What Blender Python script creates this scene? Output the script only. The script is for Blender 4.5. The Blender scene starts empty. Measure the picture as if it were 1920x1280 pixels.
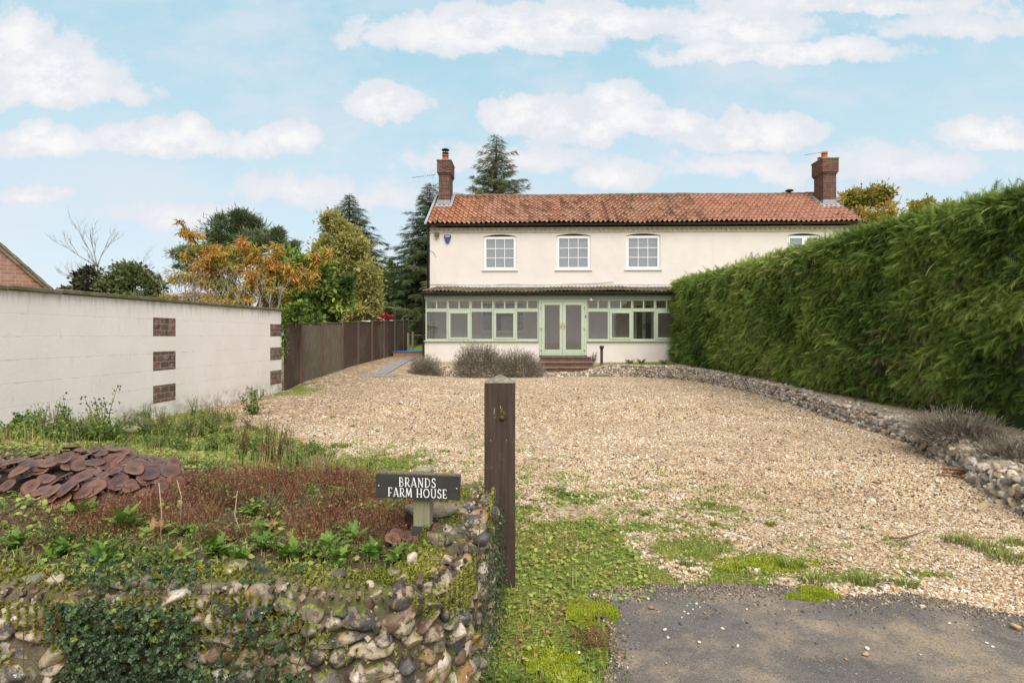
import bpy, bmesh, math, random
import numpy as np
from math import sin, cos, pi, radians as R
from mathutils import Vector, Matrix

# ------------------------------------------------------------------ camera, world, sun, exposure
SC = bpy.context.scene
COL = SC.collection
F = 1100.0; CX = 960.0; HY = 629.0; CH = 1.42      # focal length in px of the 1920 frame, horizon row, eye height
cam_d = bpy.data.cameras.new('camera'); cam = bpy.data.objects.new('camera', cam_d); COL.objects.link(cam)
cam.location = (0, 0, CH); cam.rotation_euler = (pi/2, 0, 0)
cam_d.sensor_width = 36; cam_d.lens = F/1920*36; cam_d.shift_y = -(640-HY)/1920
cam_d.clip_start = 0.05; cam_d.clip_end = 3000
SC.camera = cam
SC.view_settings.view_transform = 'Standard'; SC.view_settings.look = 'None'
SC.view_settings.exposure = 0.60; SC.view_settings.gamma = 1
SUN_EL, SUN_AZ = R(52), R(163)                     # azimuth clockwise from +Y
SC.render.engine = 'CYCLES'
SC.cycles.max_bounces = 7; SC.cycles.diffuse_bounces = 3; SC.cycles.glossy_bounces = 3
SC.cycles.transparent_max_bounces = 12; SC.cycles.transmission_bounces = 4
SC.cycles.use_denoising = True; SC.cycles.denoising_prefilter = 'NONE'; SC.cycles.use_adaptive_sampling = False
SC.cycles.sample_clamp_indirect = 2.5

class NT:
    """tiny node-tree writer"""
    def __init__(s, tree): s.t = tree; s.n = tree.nodes; s.l = tree.links
    def node(s, typ, ins=None, **kw):
        n = s.n.new(typ)
        for k, v in kw.items(): setattr(n, k, v)
        for k, v in (ins or {}).items(): s.put(n.inputs[k], v)
        return n
    def put(s, sock, v):
        if isinstance(v, bpy.types.NodeSocket): s.l.new(v, sock)
        elif v is not None: sock.default_value = v
    def math(s, op, a, b=None, c=None, clamp=False):
        n = s.n.new('ShaderNodeMath'); n.operation = op; n.use_clamp = clamp
        for i, v in enumerate((a, b, c)):
            if v is not None: s.put(n.inputs[i], v)
        return n.outputs[0]
    def vmath(s, op, a, b=None):
        n = s.n.new('ShaderNodeVectorMath'); n.operation = op
        s.put(n.inputs[0], a)
        if b is not None: s.put(n.inputs[1], b)
        return n.outputs['Value'] if op in ('LENGTH', 'DOT_PRODUCT', 'DISTANCE') else n.outputs[0]
    def mix(s, fac, a, b, blend='MIX'):
        n = s.n.new('ShaderNodeMix'); n.data_type = 'RGBA'; n.blend_type = blend
        s.put(n.inputs[0], fac); s.put(n.inputs[6], c4(a)); s.put(n.inputs[7], c4(b))
        return n.outputs[2]
    def noise(s, vec, scale, detail=3, rough=.5, dim='3D'):
        n = s.n.new('ShaderNodeTexNoise'); n.noise_dimensions = dim
        if vec is not None: s.put(n.inputs['Vector'], vec)
        n.inputs['Scale'].default_value = scale; n.inputs['Detail'].default_value = detail; n.inputs['Roughness'].default_value = rough
        return n
    def ramp(s, fac, stops, interp='LINEAR'):
        n = s.n.new('ShaderNodeValToRGB'); n.color_ramp.interpolation = interp
        e = n.color_ramp.elements
        e[0].position, e[0].color = stops[0][0], c4(stops[0][1])
        e[1].position, e[1].color = stops[-1][0], c4(stops[-1][1])
        for p, c in stops[1:-1]:
            x = e.new(p); x.color = c4(c)
        s.put(n.inputs[0], fac)
        return n.outputs[0]
    def smooth(s, v, lo, hi, a=0., b=1.):
        n = s.n.new('ShaderNodeMapRange'); n.interpolation_type = 'SMOOTHSTEP'
        for i, x in enumerate((v, lo, hi, a, b)): s.put(n.inputs[i], x)
        return n.outputs[0]
def c4(c):
    if isinstance(c, bpy.types.NodeSocket) or c is None: return c
    if isinstance(c, (int, float)): return (c, c, c, 1)
    return tuple(c) if len(c) == 4 else (*c, 1)

CLOUDS = [(900,52,270,62,1),(1090,35,220,55,1),(1380,45,150,45,.9),(1455,92,250,38,1),(1600,5,330,30,.7),(725,182,88,48,1),
 (1115,215,175,58,1),(975,212,85,40,1),(1150,175,70,45,1),(1400,245,170,46,.95),(1265,222,80,38,.9),(1850,250,100,38,1),(95,130,150,90,1),(20,60,80,80,1),
 (80,262,110,48,1),(310,252,150,48,1),(360,235,60,40,1),(520,262,100,42,.95),(60,365,80,26,.8),(340,395,150,34,.55),(950,290,230,45,.5),
 (1150,318,85,40,.75),(1420,312,230,36,.5),(1700,300,190,48,.55),(560,345,150,44,.5),(240,165,60,30,.45),(1810,40,200,40,.45),(700,360,200,40,.4),
 (-250,150,200,70,1),(2200,160,230,60,1),(2300,300,200,40,.8),(1000,-300,400,110,1),(300,-250,250,90,.9),(1700,-280,250,80,.9)]
world = bpy.data.worlds.new('World'); SC.world = world; world.use_nodes = True
w = NT(world.node_tree); w.n.clear()
sky = w.node('ShaderNodeTexSky', sky_type='NISHITA', sun_disc=False, sun_elevation=SUN_EL, sun_rotation=SUN_AZ, air_density=1.0, dust_density=1.5, ozone_density=1.5)
g = w.node('ShaderNodeTexCoord').outputs['Generated']
sep = w.node('ShaderNodeSeparateXYZ', {0: g})
ay = w.math('MAXIMUM', w.math('ABSOLUTE', sep.outputs[1]), .08)
uv = w.node('ShaderNodeCombineXYZ', {0: w.math('DIVIDE', sep.outputs[0], ay), 1: w.math('DIVIDE', sep.outputs[2], ay)}).outputs[0]
nz1 = w.noise(uv, 9, 8, .62); nz2 = w.noise(uv, 26, 6, .65)
off = w.vmath('SUBTRACT', nz1.outputs['Color'], (.5, .5, .5))
off2 = w.vmath('SUBTRACT', nz2.outputs['Color'], (.5, .5, .5))
uvd = w.vmath('ADD', uv, w.vmath('MULTIPLY', off, (.115, .085, 0)))
uvd = w.vmath('ADD', uvd, w.vmath('MULTIPLY', off2, (.032, .026, 0)))
acc = None
for (px, py, rx, ry, k) in CLOUDS:
    d = w.vmath('SUBTRACT', uvd, ((px-CX)/F, (HY-py-ry*.25)/F, 0))
    d = w.vmath('MAXIMUM', d, w.vmath('MULTIPLY', d, (-1, -1.7, 0)))
    d = w.vmath('LENGTH', w.vmath('MULTIPLY', d, (F/rx/1.13, F/ry/1.13, 0)))
    v = w.math('MULTIPLY_ADD', d, -k, k)
    acc = v if acc is None else w.math('SMOOTH_MAX', acc, v, .12)
det = w.noise(w.vmath('MULTIPLY', uv, (1, 1.15, 0)), 15, 9, .66).outputs[0]
cov = w.smooth(w.math('ADD', acc, w.math('MULTIPLY_ADD', det, .9, -.45)), -.02, .26)
wis = w.math('MULTIPLY', w.smooth(w.noise(w.vmath('MULTIPLY', uv, (1, 1.9, 0)), 3.6, 8, .62).outputs[0], .40, .70), .62)
cov = w.math('MAXIMUM', cov, wis)
el = w.math('ARCSINE', sep.outputs[2])
clear = w.mix(.90, w.vmath('MULTIPLY', sky.outputs[0], (1.15, 1.35, 1.2)), w.ramp(w.math('MULTIPLY', el, 1/1.2), [(0, (4.75,5.1,5.5)), (.10, (4.2,4.9,5.45)), (.22, (3.6,4.7,5.25)), (.38, (2.7,4.25,5.0)), (.55, (2.3,4.0,5.0)), (1, (1.8,3.2,4.5))]))
shade = w.smooth(w.noise(w.vmath('ADD', w.vmath('MULTIPLY', uv, (1, 1.5, 0)), (.02, .04, 0)), 12, 8, .68).outputs[0], .38, .60)
dense = w.smooth(acc, .05, .8)
cl = w.mix(w.math('MULTIPLY', shade, dense), (4.75,4.85,5.15), (6.0,5.8,5.75))
skyc = w.mix(w.math('MULTIPLY', cov, .9), clear, cl)
# unseen white cloud added overhead and behind to neutralise the ambient light
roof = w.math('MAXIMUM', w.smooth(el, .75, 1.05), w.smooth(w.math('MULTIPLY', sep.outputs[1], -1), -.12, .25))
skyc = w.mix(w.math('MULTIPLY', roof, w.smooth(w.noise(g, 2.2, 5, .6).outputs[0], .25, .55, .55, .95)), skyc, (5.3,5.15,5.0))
low = w.smooth(el, -.02, .0)
skyc = w.mix(low, (2.2, 2.1, 1.7), skyc)
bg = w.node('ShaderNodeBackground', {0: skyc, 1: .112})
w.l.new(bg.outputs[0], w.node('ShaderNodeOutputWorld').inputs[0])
world.cycles.sampling_method = 'MANUAL'; world.cycles.sample_map_resolution = 512

sun_d = bpy.data.lights.new('sun', 'SUN'); sun = bpy.data.objects.new('sun', sun_d); COL.objects.link(sun)
sun_d.energy = 3.0; sun_d.angle = R(46); sun_d.color = (1, .95, .88)
dsun = Vector((sin(SUN_AZ)*cos(SUN_EL), cos(SUN_AZ)*cos(SUN_EL), sin(SUN_EL)))
sun.rotation_euler = dsun.to_track_quat('Z', 'Y').to_euler()

# ------------------------------------------------------------------ helpers
def W(px, py, Y):                                   # photo pixel + real distance -> place in the world
    return ((px-CX)*Y/F, Y, CH+(HY-py)*Y/F)
def thing(name, label, cat, loc=(0,0,0), rotz=0, group=None, kind=None):
    o = bpy.data.objects.new(name, None); COL.objects.link(o); o.empty_display_size = .2
    o.location = loc; o.rotation_euler = (0, 0, rotz)
    return tag(o, label, cat, group, kind)
def tag(o, label=None, cat=None, group=None, kind=None):
    if label: o['label'] = label
    if cat: o['category'] = cat
    if group: o['group'] = group
    if kind: o['kind'] = kind
    return o
def link(name, me, m, parent=None, world=False):
    o = bpy.data.objects.new(name, me); COL.objects.link(o)
    if m is not None: me.materials.append(m)
    if parent is not None:
        o.parent = parent
        if world:                                   # geometry was written in world coordinates
            me.transform(Matrix.Translation(-parent.location))
    return o
def mesh_np(V, Fa, name='m', smooth=False, var=None):
    V = np.asarray(V, np.float32).reshape(-1, 3); Fa = np.asarray(Fa, np.int32)
    me = bpy.data.meshes.new(name); k = Fa.shape[1]
    me.vertices.add(len(V)); me.vertices.foreach_set('co', V.ravel())
    me.loops.add(Fa.size); me.loops.foreach_set('vertex_index', Fa.ravel())
    me.polygons.add(len(Fa)); me.polygons.foreach_set('loop_start', np.arange(0, Fa.size, k, dtype=np.int32))
    me.polygons.foreach_set('use_smooth', np.full(len(Fa), smooth))
    me.update(calc_edges=True)
    if var is not None:
        a = me.attributes.new('var', 'FLOAT', 'FACE'); a.data.foreach_set('value', np.asarray(var, np.float32))
    return me
def scatter(T, Fa, pos, Rm, sc, var=None, name='m', smooth=False):
    """copies of template T (v,3) with faces Fa (f,k) at pos (n,3), rotations (n,3,3), scales (n,) or (n,3)"""
    T = np.asarray(T, float); Fa = np.asarray(Fa); n = len(pos)
    sc = np.asarray(sc, float); sc = sc[:, None, None] if sc.ndim == 1 else sc[:, None, :]
    V = np.einsum('nij,nvj->nvi', Rm, T[None]*sc)+np.asarray(pos)[:, None, :]
    FF = Fa[None]+(np.arange(n)*len(T))[:, None, None]
    if var is None: var = RNG.random(n)
    return mesh_np(V.reshape(-1, 3), FF.reshape(-1, Fa.shape[1]), name, smooth, np.repeat(var, len(Fa)))
RNG = np.random.default_rng(7)
def norm(a): return a/np.maximum(np.linalg.norm(a, axis=-1, keepdims=True), 1e-9)
def frames(d, up=None, roll=None):
    """rotation matrices whose x axis is d; z axis near up, rolled"""
    d = norm(np.asarray(d, float)); n = len(d)
    up = np.tile((0, 0, 1.), (n, 1)) if up is None else up
    y = np.cross(up, d); bad = np.linalg.norm(y, axis=1) < 1e-3; y[bad] = (0, 1, 0); y = norm(y); z = np.cross(d, y)
    if roll is not None:
        c, s = np.cos(roll)[:, None], np.sin(roll)[:, None]; y, z = y*c+z*s, z*c-y*s
    return np.stack([d, y, z], axis=2)
def rdir(n): return norm(RNG.normal(size=(n, 3)))
def cat_mesh(parts, name='m', smooth=False):
    """parts: list of (V, F, var) with the same face size"""
    vs, fs, vr, o = [], [], [], 0
    for V, Fa, va in parts:
        vs.append(V); fs.append(np.asarray(Fa)+o); vr.append(np.full(len(Fa), va) if np.isscalar(va) else va); o += len(V)
    return mesh_np(np.concatenate(vs), np.concatenate(fs), name, smooth, np.concatenate(vr))
def hash2(ix, iy, s=0):
    h = np.sin(ix*127.1+iy*311.7+s*74.7)*43758.5453
    return h-np.floor(h)
def vnoise(x, y, s=0):
    ix, iy = np.floor(x), np.floor(y); fx, fy = x-ix, y-iy; fx, fy = fx*fx*(3-2*fx), fy*fy*(3-2*fy)
    a, b, c, d = hash2(ix, iy, s), hash2(ix+1, iy, s), hash2(ix, iy+1, s), hash2(ix+1, iy+1, s)
    return (a*(1-fx)+b*fx)*(1-fy)+(c*(1-fx)+d*fx)*fy
def fbm(x, y, o=4, s=0):
    v, a, t = 0, .5, 0
    for i in range(o): v = v+a*vnoise(x*2**i, y*2**i, s+i); t += a; a *= .55
    return v/t
def sst(x, a, b):
    t = np.clip((x-a)/(b-a), 0, 1); return t*t*(3-2*t)

class MB:
    """collects boxes, bars, tubes and polygons; builds ONE mesh"""
    def __init__(s): s.v = []; s.f = []; s.sm = []
    def add(s, vs, fs, smooth=False):
        o = len(s.v); s.v += [tuple(map(float, p)) for p in vs]; s.f += [tuple(i+o for i in f) for f in fs]; s.sm += [smooth]*len(fs)
    def box(s, x0, x1, y0, y1, z0, z1):
        s.add([(x0,y0,z0),(x1,y0,z0),(x1,y1,z0),(x0,y1,z0),(x0,y0,z1),(x1,y0,z1),(x1,y1,z1),(x0,y1,z1)],
              [(0,3,2,1),(4,5,6,7),(0,1,5,4),(1,2,6,5),(2,3,7,6),(3,0,4,7)])
        return s
    def tube(s, pts, rad, n=6, caps=True):
        P = [Vector(p) for p in pts]; rad = [rad]*len(P) if isinstance(rad, (int, float)) else rad
        vs = []; prev = None
        for i, p in enumerate(P):
            d = (P[min(i+1, len(P)-1)]-P[max(i-1, 0)]).normalized()
            a = prev-d*prev.dot(d) if prev is not None else (Vector((0,0,1)) if abs(d.z) < .9 else Vector((1,0,0)))
            if prev is None: a = a-d*a.dot(d)
            a.normalize(); b = d.cross(a); prev = a
            vs += [p+(a*cos(2*pi*k/n)+b*sin(2*pi*k/n))*rad[i] for k in range(n)]
        fs = [(i*n+k, i*n+(k+1) % n, (i+1)*n+(k+1) % n, (i+1)*n+k) for i in range(len(P)-1) for k in range(n)]
        if caps: fs += [tuple(range(n-1, -1, -1)), tuple((len(P)-1)*n+k for k in range(n))]
        s.add(vs, fs, True); return s
    def prism(s, poly, axis, a, b):
        """polygon (2-D list) extruded along axis ('x','y','z') from a to b"""
        n = len(poly)
        mk = {'x': lambda p, t: (t, p[0], p[1]), 'y': lambda p, t: (p[0], t, p[1]), 'z': lambda p, t: (p[0], p[1], t)}[axis]
        vs = [mk(p, a) for p in poly]+[mk(p, b) for p in poly]
        fs = [tuple(range(n)), tuple(range(2*n-1, n-1, -1))]+[(i, n+i, n+(i+1) % n, (i+1) % n) for i in range(n)]
        s.add(vs, fs); return s
    def lathe(s, prof, c=(0,0,0), n=16):
        vs = [(c[0]+r*cos(2*pi*k/n), c[1]+r*sin(2*pi*k/n), c[2]+z) for r, z in prof for k in range(n)]
        m = len(prof)
        fs = [(i*n+k, i*n+(k+1) % n, (i+1)*n+(k+1) % n, (i+1)*n+k) for i in range(m-1) for k in range(n)]
        fs += [tuple(range(n-1, -1, -1)), tuple((m-1)*n+k for k in range(n))]
        s.add(vs, fs, True); return s
    def mesh(s, name='m', bevel=0, fix=True):
        me = bpy.data.meshes.new(name); me.from_pydata(s.v, [], s.f); me.polygons.foreach_set('use_smooth', s.sm)
        if fix or bevel:
            bm = bmesh.new(); bm.from_mesh(me)
            bmesh.ops.recalc_face_normals(bm, faces=bm.faces)
            if bevel: bmesh.ops.bevel(bm, geom=list(bm.edges), offset=bevel, segments=1, affect='EDGES', profile=.5)
            bm.to_mesh(me); bm.free()
        me.update(); return me
    def build(s, name, m, parent=None, world=False, bevel=0): return link(name, s.mesh(name, bevel), m, parent, world)

# ------------------------------------------------------------------ materials
MATS = {}
def pm(name, col, rough=.8, bump=None, spec=.3, var=None, metal=0, patch=None, coords='Object'):
    """plain principled material with noise variation; bump=(scale, strength[, distance]); patch=(colour, scale, lo, hi, amount)"""
    m = bpy.data.materials.new(name); m.use_nodes = True; t = NT(m.node_tree); b = t.n['Principled BSDF']
    co = t.node('ShaderNodeTexCoord').outputs[coords]
    c = c4(col)
    if var:
        c = t.mix(t.smooth(t.noise(co, var[0], 5, .6).outputs[0], .3, .7), c, var[1])
    if patch:
        for pt in (patch if isinstance(patch, list) else [patch]):
            pc, ps, lo, hi, am = pt
            c = t.mix(t.math('MULTIPLY', t.smooth(t.noise(co, ps, 6, .65).outputs[0], lo, hi), am), c, pc)
    t.put(b.inputs['Base Color'], c); b.inputs['Roughness'].default_value = rough; b.inputs['Metallic'].default_value = metal
    b.inputs['Specular IOR Level'].default_value = spec
    if bump:
        bn = t.node('ShaderNodeBump', {'Height': t.noise(co, bump[0], 5, .6).outputs[0], 'Strength': bump[1], 'Distance': bump[2] if len(bump) > 2 else .02})
        t.l.new(bn.outputs[0], b.inputs['Normal'])
    MATS[name] = m; return m
def leafmat(name, stops, transl=.25, rough=.55, noise=None, spec=.25, post=None):
    """leaf colours from the face attribute 'var' (a different tint for every leaf)"""
    m = bpy.data.materials.new(name); m.use_nodes = True; t = NT(m.node_tree); b = t.n['Principled BSDF']
    at = t.node('ShaderNodeAttribute', attribute_name='var').outputs['Fac']
    if noise:
        co = t.node('ShaderNodeTexCoord').outputs['Object']
        at = t.math('ADD', at, t.math('MULTIPLY_ADD', t.noise(co, noise[0], 3).outputs[0], noise[1]*2, -noise[1]), clamp=True)
    c = t.ramp(at, stops)
    if post: c = post(t, c)
    t.put(b.inputs['Base Color'], c); b.inputs['Roughness'].default_value = rough; b.inputs['Specular IOR Level'].default_value = spec
    if transl:
        tr = t.node('ShaderNodeBsdfTranslucent', {0: c}); mx = t.node('ShaderNodeMixShader', {0: transl, 1: b.outputs[0], 2: tr.outputs[0]})
        t.l.new(mx.outputs[0], t.n['Material Output'].inputs[0])
    MATS[name] = m; return m
# ------------------------------------------------------------------ shared materials
pm('cream_render', (.69,.635,.60), .85, (60, .10, .01), var=(1.2, (.64,.59,.555)), patch=((.55,.50,.44), 2.2, .56, .72, .35))
pm('white_paint', (.82,.82,.82), .4, spec=.5)
pm('green_paint', (.45,.52,.40), .45, spec=.4, var=(3, (.42,.49,.37)))
pm('black_plastic', (.018,.018,.02), .35, spec=.5)
pm('lead', (.33,.36,.40), .5, (30, .3, .01), var=(6, (.24,.27,.31)))
pm('brass', (.6,.42,.12), .3, metal=1)
pm('dark_metal', (.03,.03,.03), .5)
pm('steel', (.45,.46,.48), .35, metal=.8)
pm('concrete', (.30,.28,.25), .9, (40, .5, .01), var=(5, (.22,.21,.18)), patch=((.10,.12,.05), 9, .52, .66, .7))
pm('terracotta', (.46,.15,.08), .85, (40, .3, .01), var=(6, (.36,.12,.07)))

def brick_mat(name, cols, mortar, bw=.225, bh=.075, wash=None, coord='Object', axes='xz'):
    m = bpy.data.materials.new(name); m.use_nodes = True; t = NT(m.node_tree); b = t.n['Principled BSDF']
    co = t.node('ShaderNodeTexCoord').outputs[coord]; s = t.node('ShaderNodeSeparateXYZ', {0: co})
    u = t.math('ADD', s.outputs[0], s.outputs[1])
    v = t.node('ShaderNodeCombineXYZ', {0: u, 1: s.outputs[2]}).outputs[0]
    br = t.node('ShaderNodeTexBrick', {'Vector': v, 'Color1': (0,0,0,1), 'Color2': (1,1,1,1), 'Mortar': (.5,.5,.5,1), 'Scale': 1, 'Mortar Size': .006, 'Mortar Smooth': .2, 'Bias': 0, 'Brick Width': bw, 'Row Height': bh})
    n = t.noise(co, 28, 4, .6).outputs[0]
    rv = t.math('ADD', br.outputs[0], t.math('MULTIPLY_ADD', n, .5, -.25), clamp=True)
    c = t.ramp(rv, [(i/(len(cols)-1), q) for i, q in enumerate(cols)])
    c = t.mix(br.outputs['Fac'], c, mortar)
    if wash: c = t.mix(t.math('MULTIPLY', t.smooth(t.noise(co, 7, 6, .7).outputs[0], .5, .62), wash[1]), c, wash[0])
    t.put(b.inputs['Base Color'], c); b.inputs['Roughness'].default_value = .9; b.inputs['Specular IOR Level'].default_value = .2
    h = t.math('ADD', t.math('MULTIPLY', br.outputs['Fac'], -1), t.math('MULTIPLY', n, .4))
    bn = t.node('ShaderNodeBump', {'Height': h, 'Strength': .7, 'Distance': .012}); t.l.new(bn.outputs[0], b.inputs['Normal'])
    MATS[name] = m; return m
brick_mat('chimney_brick', [(.055,.028,.022), (.13,.052,.038), (.09,.040,.032), (.18,.08,.055)], (.21,.18,.15), wash=((.20,.17,.14), .35))
brick_mat('step_brick', [(.11,.045,.035), (.2,.075,.055), (.15,.06,.045)], (.16,.14,.12))
brick_mat('panel_brick', [(.11,.065,.052), (.18,.105,.085), (.15,.09,.075), (.23,.11,.08)], (.34,.30,.26), bw=.23, bh=.108, wash=((.36,.31,.27), .6))
brick_mat('outbuilding_brick', [(.22,.10,.07), (.33,.15,.10), (.27,.13,.10), (.38,.17,.10)], (.36,.32,.27), bw=.21, bh=.07, wash=((.34,.30,.27), .35))

def glass_mat(name, tint=(.95,.97,.95), refl=.10, dust=0):
    m = bpy.data.materials.new(name); m.use_nodes = True; t = NT(m.node_tree); t.n.remove(t.n['Principled BSDF'])
    lw = t.node('ShaderNodeFresnel', {0: 1.45}).outputs[0]
    tr = t.node('ShaderNodeBsdfTransparent', {0: (*tint, 1)}); gl = t.node('ShaderNodeBsdfGlossy', {'Color': (1,1,1,1), 'Roughness': .0})
    mx = t.node('ShaderNodeMixShader', {0: t.math('ADD', lw, refl, clamp=True), 1: tr.outputs[0], 2: gl.outputs[0]})
    out_ = mx.outputs[0]
    if dust:
        co = t.node('ShaderNodeTexCoord').outputs['Object']; df = t.node('ShaderNodeBsdfDiffuse', {0: (.50,.45,.39,1)})
        out_ = t.node('ShaderNodeMixShader', {0: t.smooth(t.noise(co, 1.7, 5, .6).outputs[0], .3, .7, dust*.5, dust*1.5), 1: out_, 2: df.outputs[0]}).outputs[0]
    t.l.new(out_, t.n['Material Output'].inputs[0]); MATS[name] = m; return m
glass_mat('glass', (.99,.99,.985), .03, .02); glass_mat('window_glass', (.9,.93,.95), .16)

# ------------------------------------------------------------------ the lie of the land (height in m above the road)
def Hbed(x, y):
    y0 = 3.2+.28*np.clip(-x, 0, 8); wd = 2.0+.45*np.clip(-x, 0, 8)
    f = 1-sst(y, y0, y0+wd)
    lat = np.where(y < 3.2, (x < -.26)*1., sst(-x, .12, 1.0))
    return .50*f*lat*(y > 2.05)
def H(x, y):
    x = np.asarray(x, float); y = np.asarray(y, float)
    left = sst(y, 14.6, 26.5)*.5*sst(-x, 1.5, 4.2)
    left += .12*sst(y, 14.6, 16.5)*sst(-x, 4.6, 5.6)*(1-sst(y, 19, 25))
    back = sst(y, 20.6, 23)*.47*(x > -3.6)*(x < 14)+.47*sst(x, 6.0, 7.5)*sst(y, 8, 20)
    h = np.maximum(left, np.minimum(back, .47))
    h = np.where(y > 26.5, .5+.075*np.clip(y-28, 0, 6), h)
    h = h+Hbed(x, y)+.012*(fbm(x*1.3, y*1.3, 3)-.5)*sst(y, 2.6, 4)
    return h
WALLC = [(-3.35,20.2),(-2.6,19.95),(-1.2,19.9),(.2,20.1),(1.3,20.25),(3.2,20.45),(4.3,20.15),(5.2,19.4),(5.75,18),(5.98,16),(5.97,14.5),(5.82,12.2),(5.55,10),(5.42,8.6),(5.3,7.6),(4.97,6.7),(4.45,5.5),(4.12,4.7),(3.9,3.8),(3.75,2.4)]
def xw(y):                                          # x of the right hand low wall at y (y < 19)
    p = np.array(WALLC[7:][::-1]); return np.interp(y, p[:, 1], p[:, 0])
def blob(x, y, cx, cy, rx, ry, a=0, sft=.6):
    c, s = cos(a), sin(a); u = ((x-cx)*c+(y-cy)*s)/rx; v = (-(x-cx)*s+(y-cy)*c)/ry
    return 1-sst(np.sqrt(u*u+v*v), 1-sft, 1+sft*.3)
def green(x, y):
    """how much of the ground is covered with moss and small weeds"""
    x = np.asarray(x, float); y = np.asarray(y, float); n = fbm(x*2.3, y*2.3, 4, 3); n2 = fbm(x*7, y*7, 3, 9)
    g = 0*x
    edge = -4.9+(10.3-y)*.98                        # border of the weedy bed running down to the gate post
    g = np.maximum(g, sst(edge-x+(n-.5)*1.6, -.1, .9)*(y < 12))
    g = np.maximum(g, blob(x, y, -.14, 3.3, .48, 1.35, 0, .6)*.90*(x > -.4)); n2 = fbm(x*5, y*5, 4, 17)
    g = np.maximum(g, blob(x, y, .12, 2.6, .42, 1.6, 0, .3)*1.2)
    g = np.maximum(g, blob(x, y, .1, 4.3, .65, 1.2, .3, .8)*.50)
    g = np.maximum(g, blob(x, y, 1.62, 3.62, .62, .30, -.5, .8)*.80)
    g = np.maximum(g, blob(x, y, 1.25, 4.3, .9, .35, -.9, .9)*.40)
    g = np.maximum(g, blob(x, y, 2.2, 3.5, .8, .25, 0, .9)*.42)
    g = np.maximum(g, blob(x, y, 3.15, 3.85, .45, .22, -.35, .8)*.62)
    g = np.maximum(g, blob(x, y, -1.6, 6.4, 1.7, 1.2, .3, .9)*.66)
    g = np.maximum(g, blob(x, y, 1.0, 5.0, 2.0, 1.3, 0, .9)*.42)
    g = np.maximum(g, blob(x, y, -5.4, 14.5, .8, 2.5, 0, .9)*.6)
    g = np.maximum(g, blob(x, y, 4.6, 21.2, 2.6, .9, 0, .9)*.55)
    g = g+(n-.5)*1.1*sst(g, .05, .4)+(n2-.5)*.9*sst(g, .05, .4)
    return np.clip(g, 0, 1)


def dirty(t, c):
    """large worn, damp and rutted areas of the drive"""
    co = t.vmath('MULTIPLY', t.node('ShaderNodeTexCoord').outputs['Object'], (1, 1, 0))
    a = t.smooth(t.noise(co, .6, 5, .65).outputs[0], .42, .62, 0, .34); b_ = t.smooth(t.noise(co, 2.4, 6, .7).outputs[0], .52, .68, 0, .36)
    c = t.mix(a, c, (.34,.235,.14)); c = t.mix(b_, c, (.20,.145,.095))
    s = t.node('ShaderNodeSeparateXYZ', {0: co})
    lf = t.math('MULTIPLY', t.smooth(s.outputs[0], -1.5, -5.0), t.smooth(t.noise(co, 4, 5, .7).outputs[0], .40, .58)); c = t.mix(t.math('MULTIPLY', lf, .55), c, (.15,.095,.06))
    return c
# ground material: shingle of small stones, moss and weeds where the attribute 'green' says so, grass far off
def ground_mat():
    m = bpy.data.materials.new('shingle_and_weeds'); m.use_nodes = True; t = NT(m.node_tree); b = t.n['Principled BSDF']
    co = t.node('ShaderNodeTexCoord').outputs['Object']
    xy = t.vmath('MULTIPLY', co, (1, 1, 0))
    warp = t.vmath('ADD', xy, t.vmath('MULTIPLY', t.vmath('SUBTRACT', t.noise(xy, 60, 2).outputs['Color'], (.5,.5,.5)), (.012,.012,0)))
    vo = t.node('ShaderNodeTexVoronoi', {'Vector': warp, 'Scale': 52.0}, voronoi_dimensions='2D', feature='F1')
    vo.inputs['Randomness'].default_value = 1
    rnd = t.node('ShaderNodeSeparateColor', {0: vo.outputs['Color']}).outputs[0]
    stone = t.ramp(rnd, PEB)
    big = t.noise(xy, .55, 4, .6).outputs[0]; mid = t.noise(xy, 2.6, 4, .65).outputs[0]
    stone = dirty(t, stone)
    stone = t.mix(t.math('MULTIPLY', t.smooth(vo.outputs['Distance'], .42, .75), .22), stone, (.14,.10,.07))
    gr = t.node('ShaderNodeAttribute', attribute_name='green').outputs['Fac']
    so = t.node('ShaderNodeAttribute', attribute_name='soil').outputs['Fac']
    n1 = t.noise(xy, 9, 6, .7).outputs[0]; n2 = t.noise(xy, 55, 4, .65).outputs[0]
    moss = t.ramp(n2, [(.3, (.045,.05,.012)), (.48, (.13,.17,.028)), (.62, (.24,.29,.04)), (.75, (.31,.33,.09))])
    moss = t.mix(t.smooth(n1, .52, .66, 0, .8), moss, (.085,.06,.04))
    cov = t.smooth(t.math('ADD', gr, t.math('MULTIPLY_ADD', n1, 1.3, -.65)), .42, .62)
    c = t.mix(cov, stone, moss)
    soilc = t.ramp(n2, [(.3, (.035,.024,.015)), (.5, (.085,.06,.035)), (.7, (.16,.115,.07))])
    c = t.mix(t.smooth(t.math('ADD', so, t.math('MULTIPLY_ADD', n1, .6, -.3)), .4, .6), c, soilc)
    fg = t.node('ShaderNodeAttribute', attribute_name='lawn').outputs['Fac']
    c = t.mix(fg, c, t.ramp(n2, [(.3, (.13,.20,.04)), (.7, (.24,.33,.07))]))
    t.put(b.inputs['Base Color'], c); b.inputs['Roughness'].default_value = .9; b.inputs['Specular IOR Level'].default_value = .2
    h = t.math('SUBTRACT', t.math('MULTIPLY', n2, .5), t.math('MULTIPLY', vo.outputs['Distance'], 1.2))
    bn = t.node('ShaderNodeBump', {'Height': h, 'Strength': .8, 'Distance': .014}); t.l.new(bn.outputs[0], b.inputs['Normal'])
    MATS['ground'] = m
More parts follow.
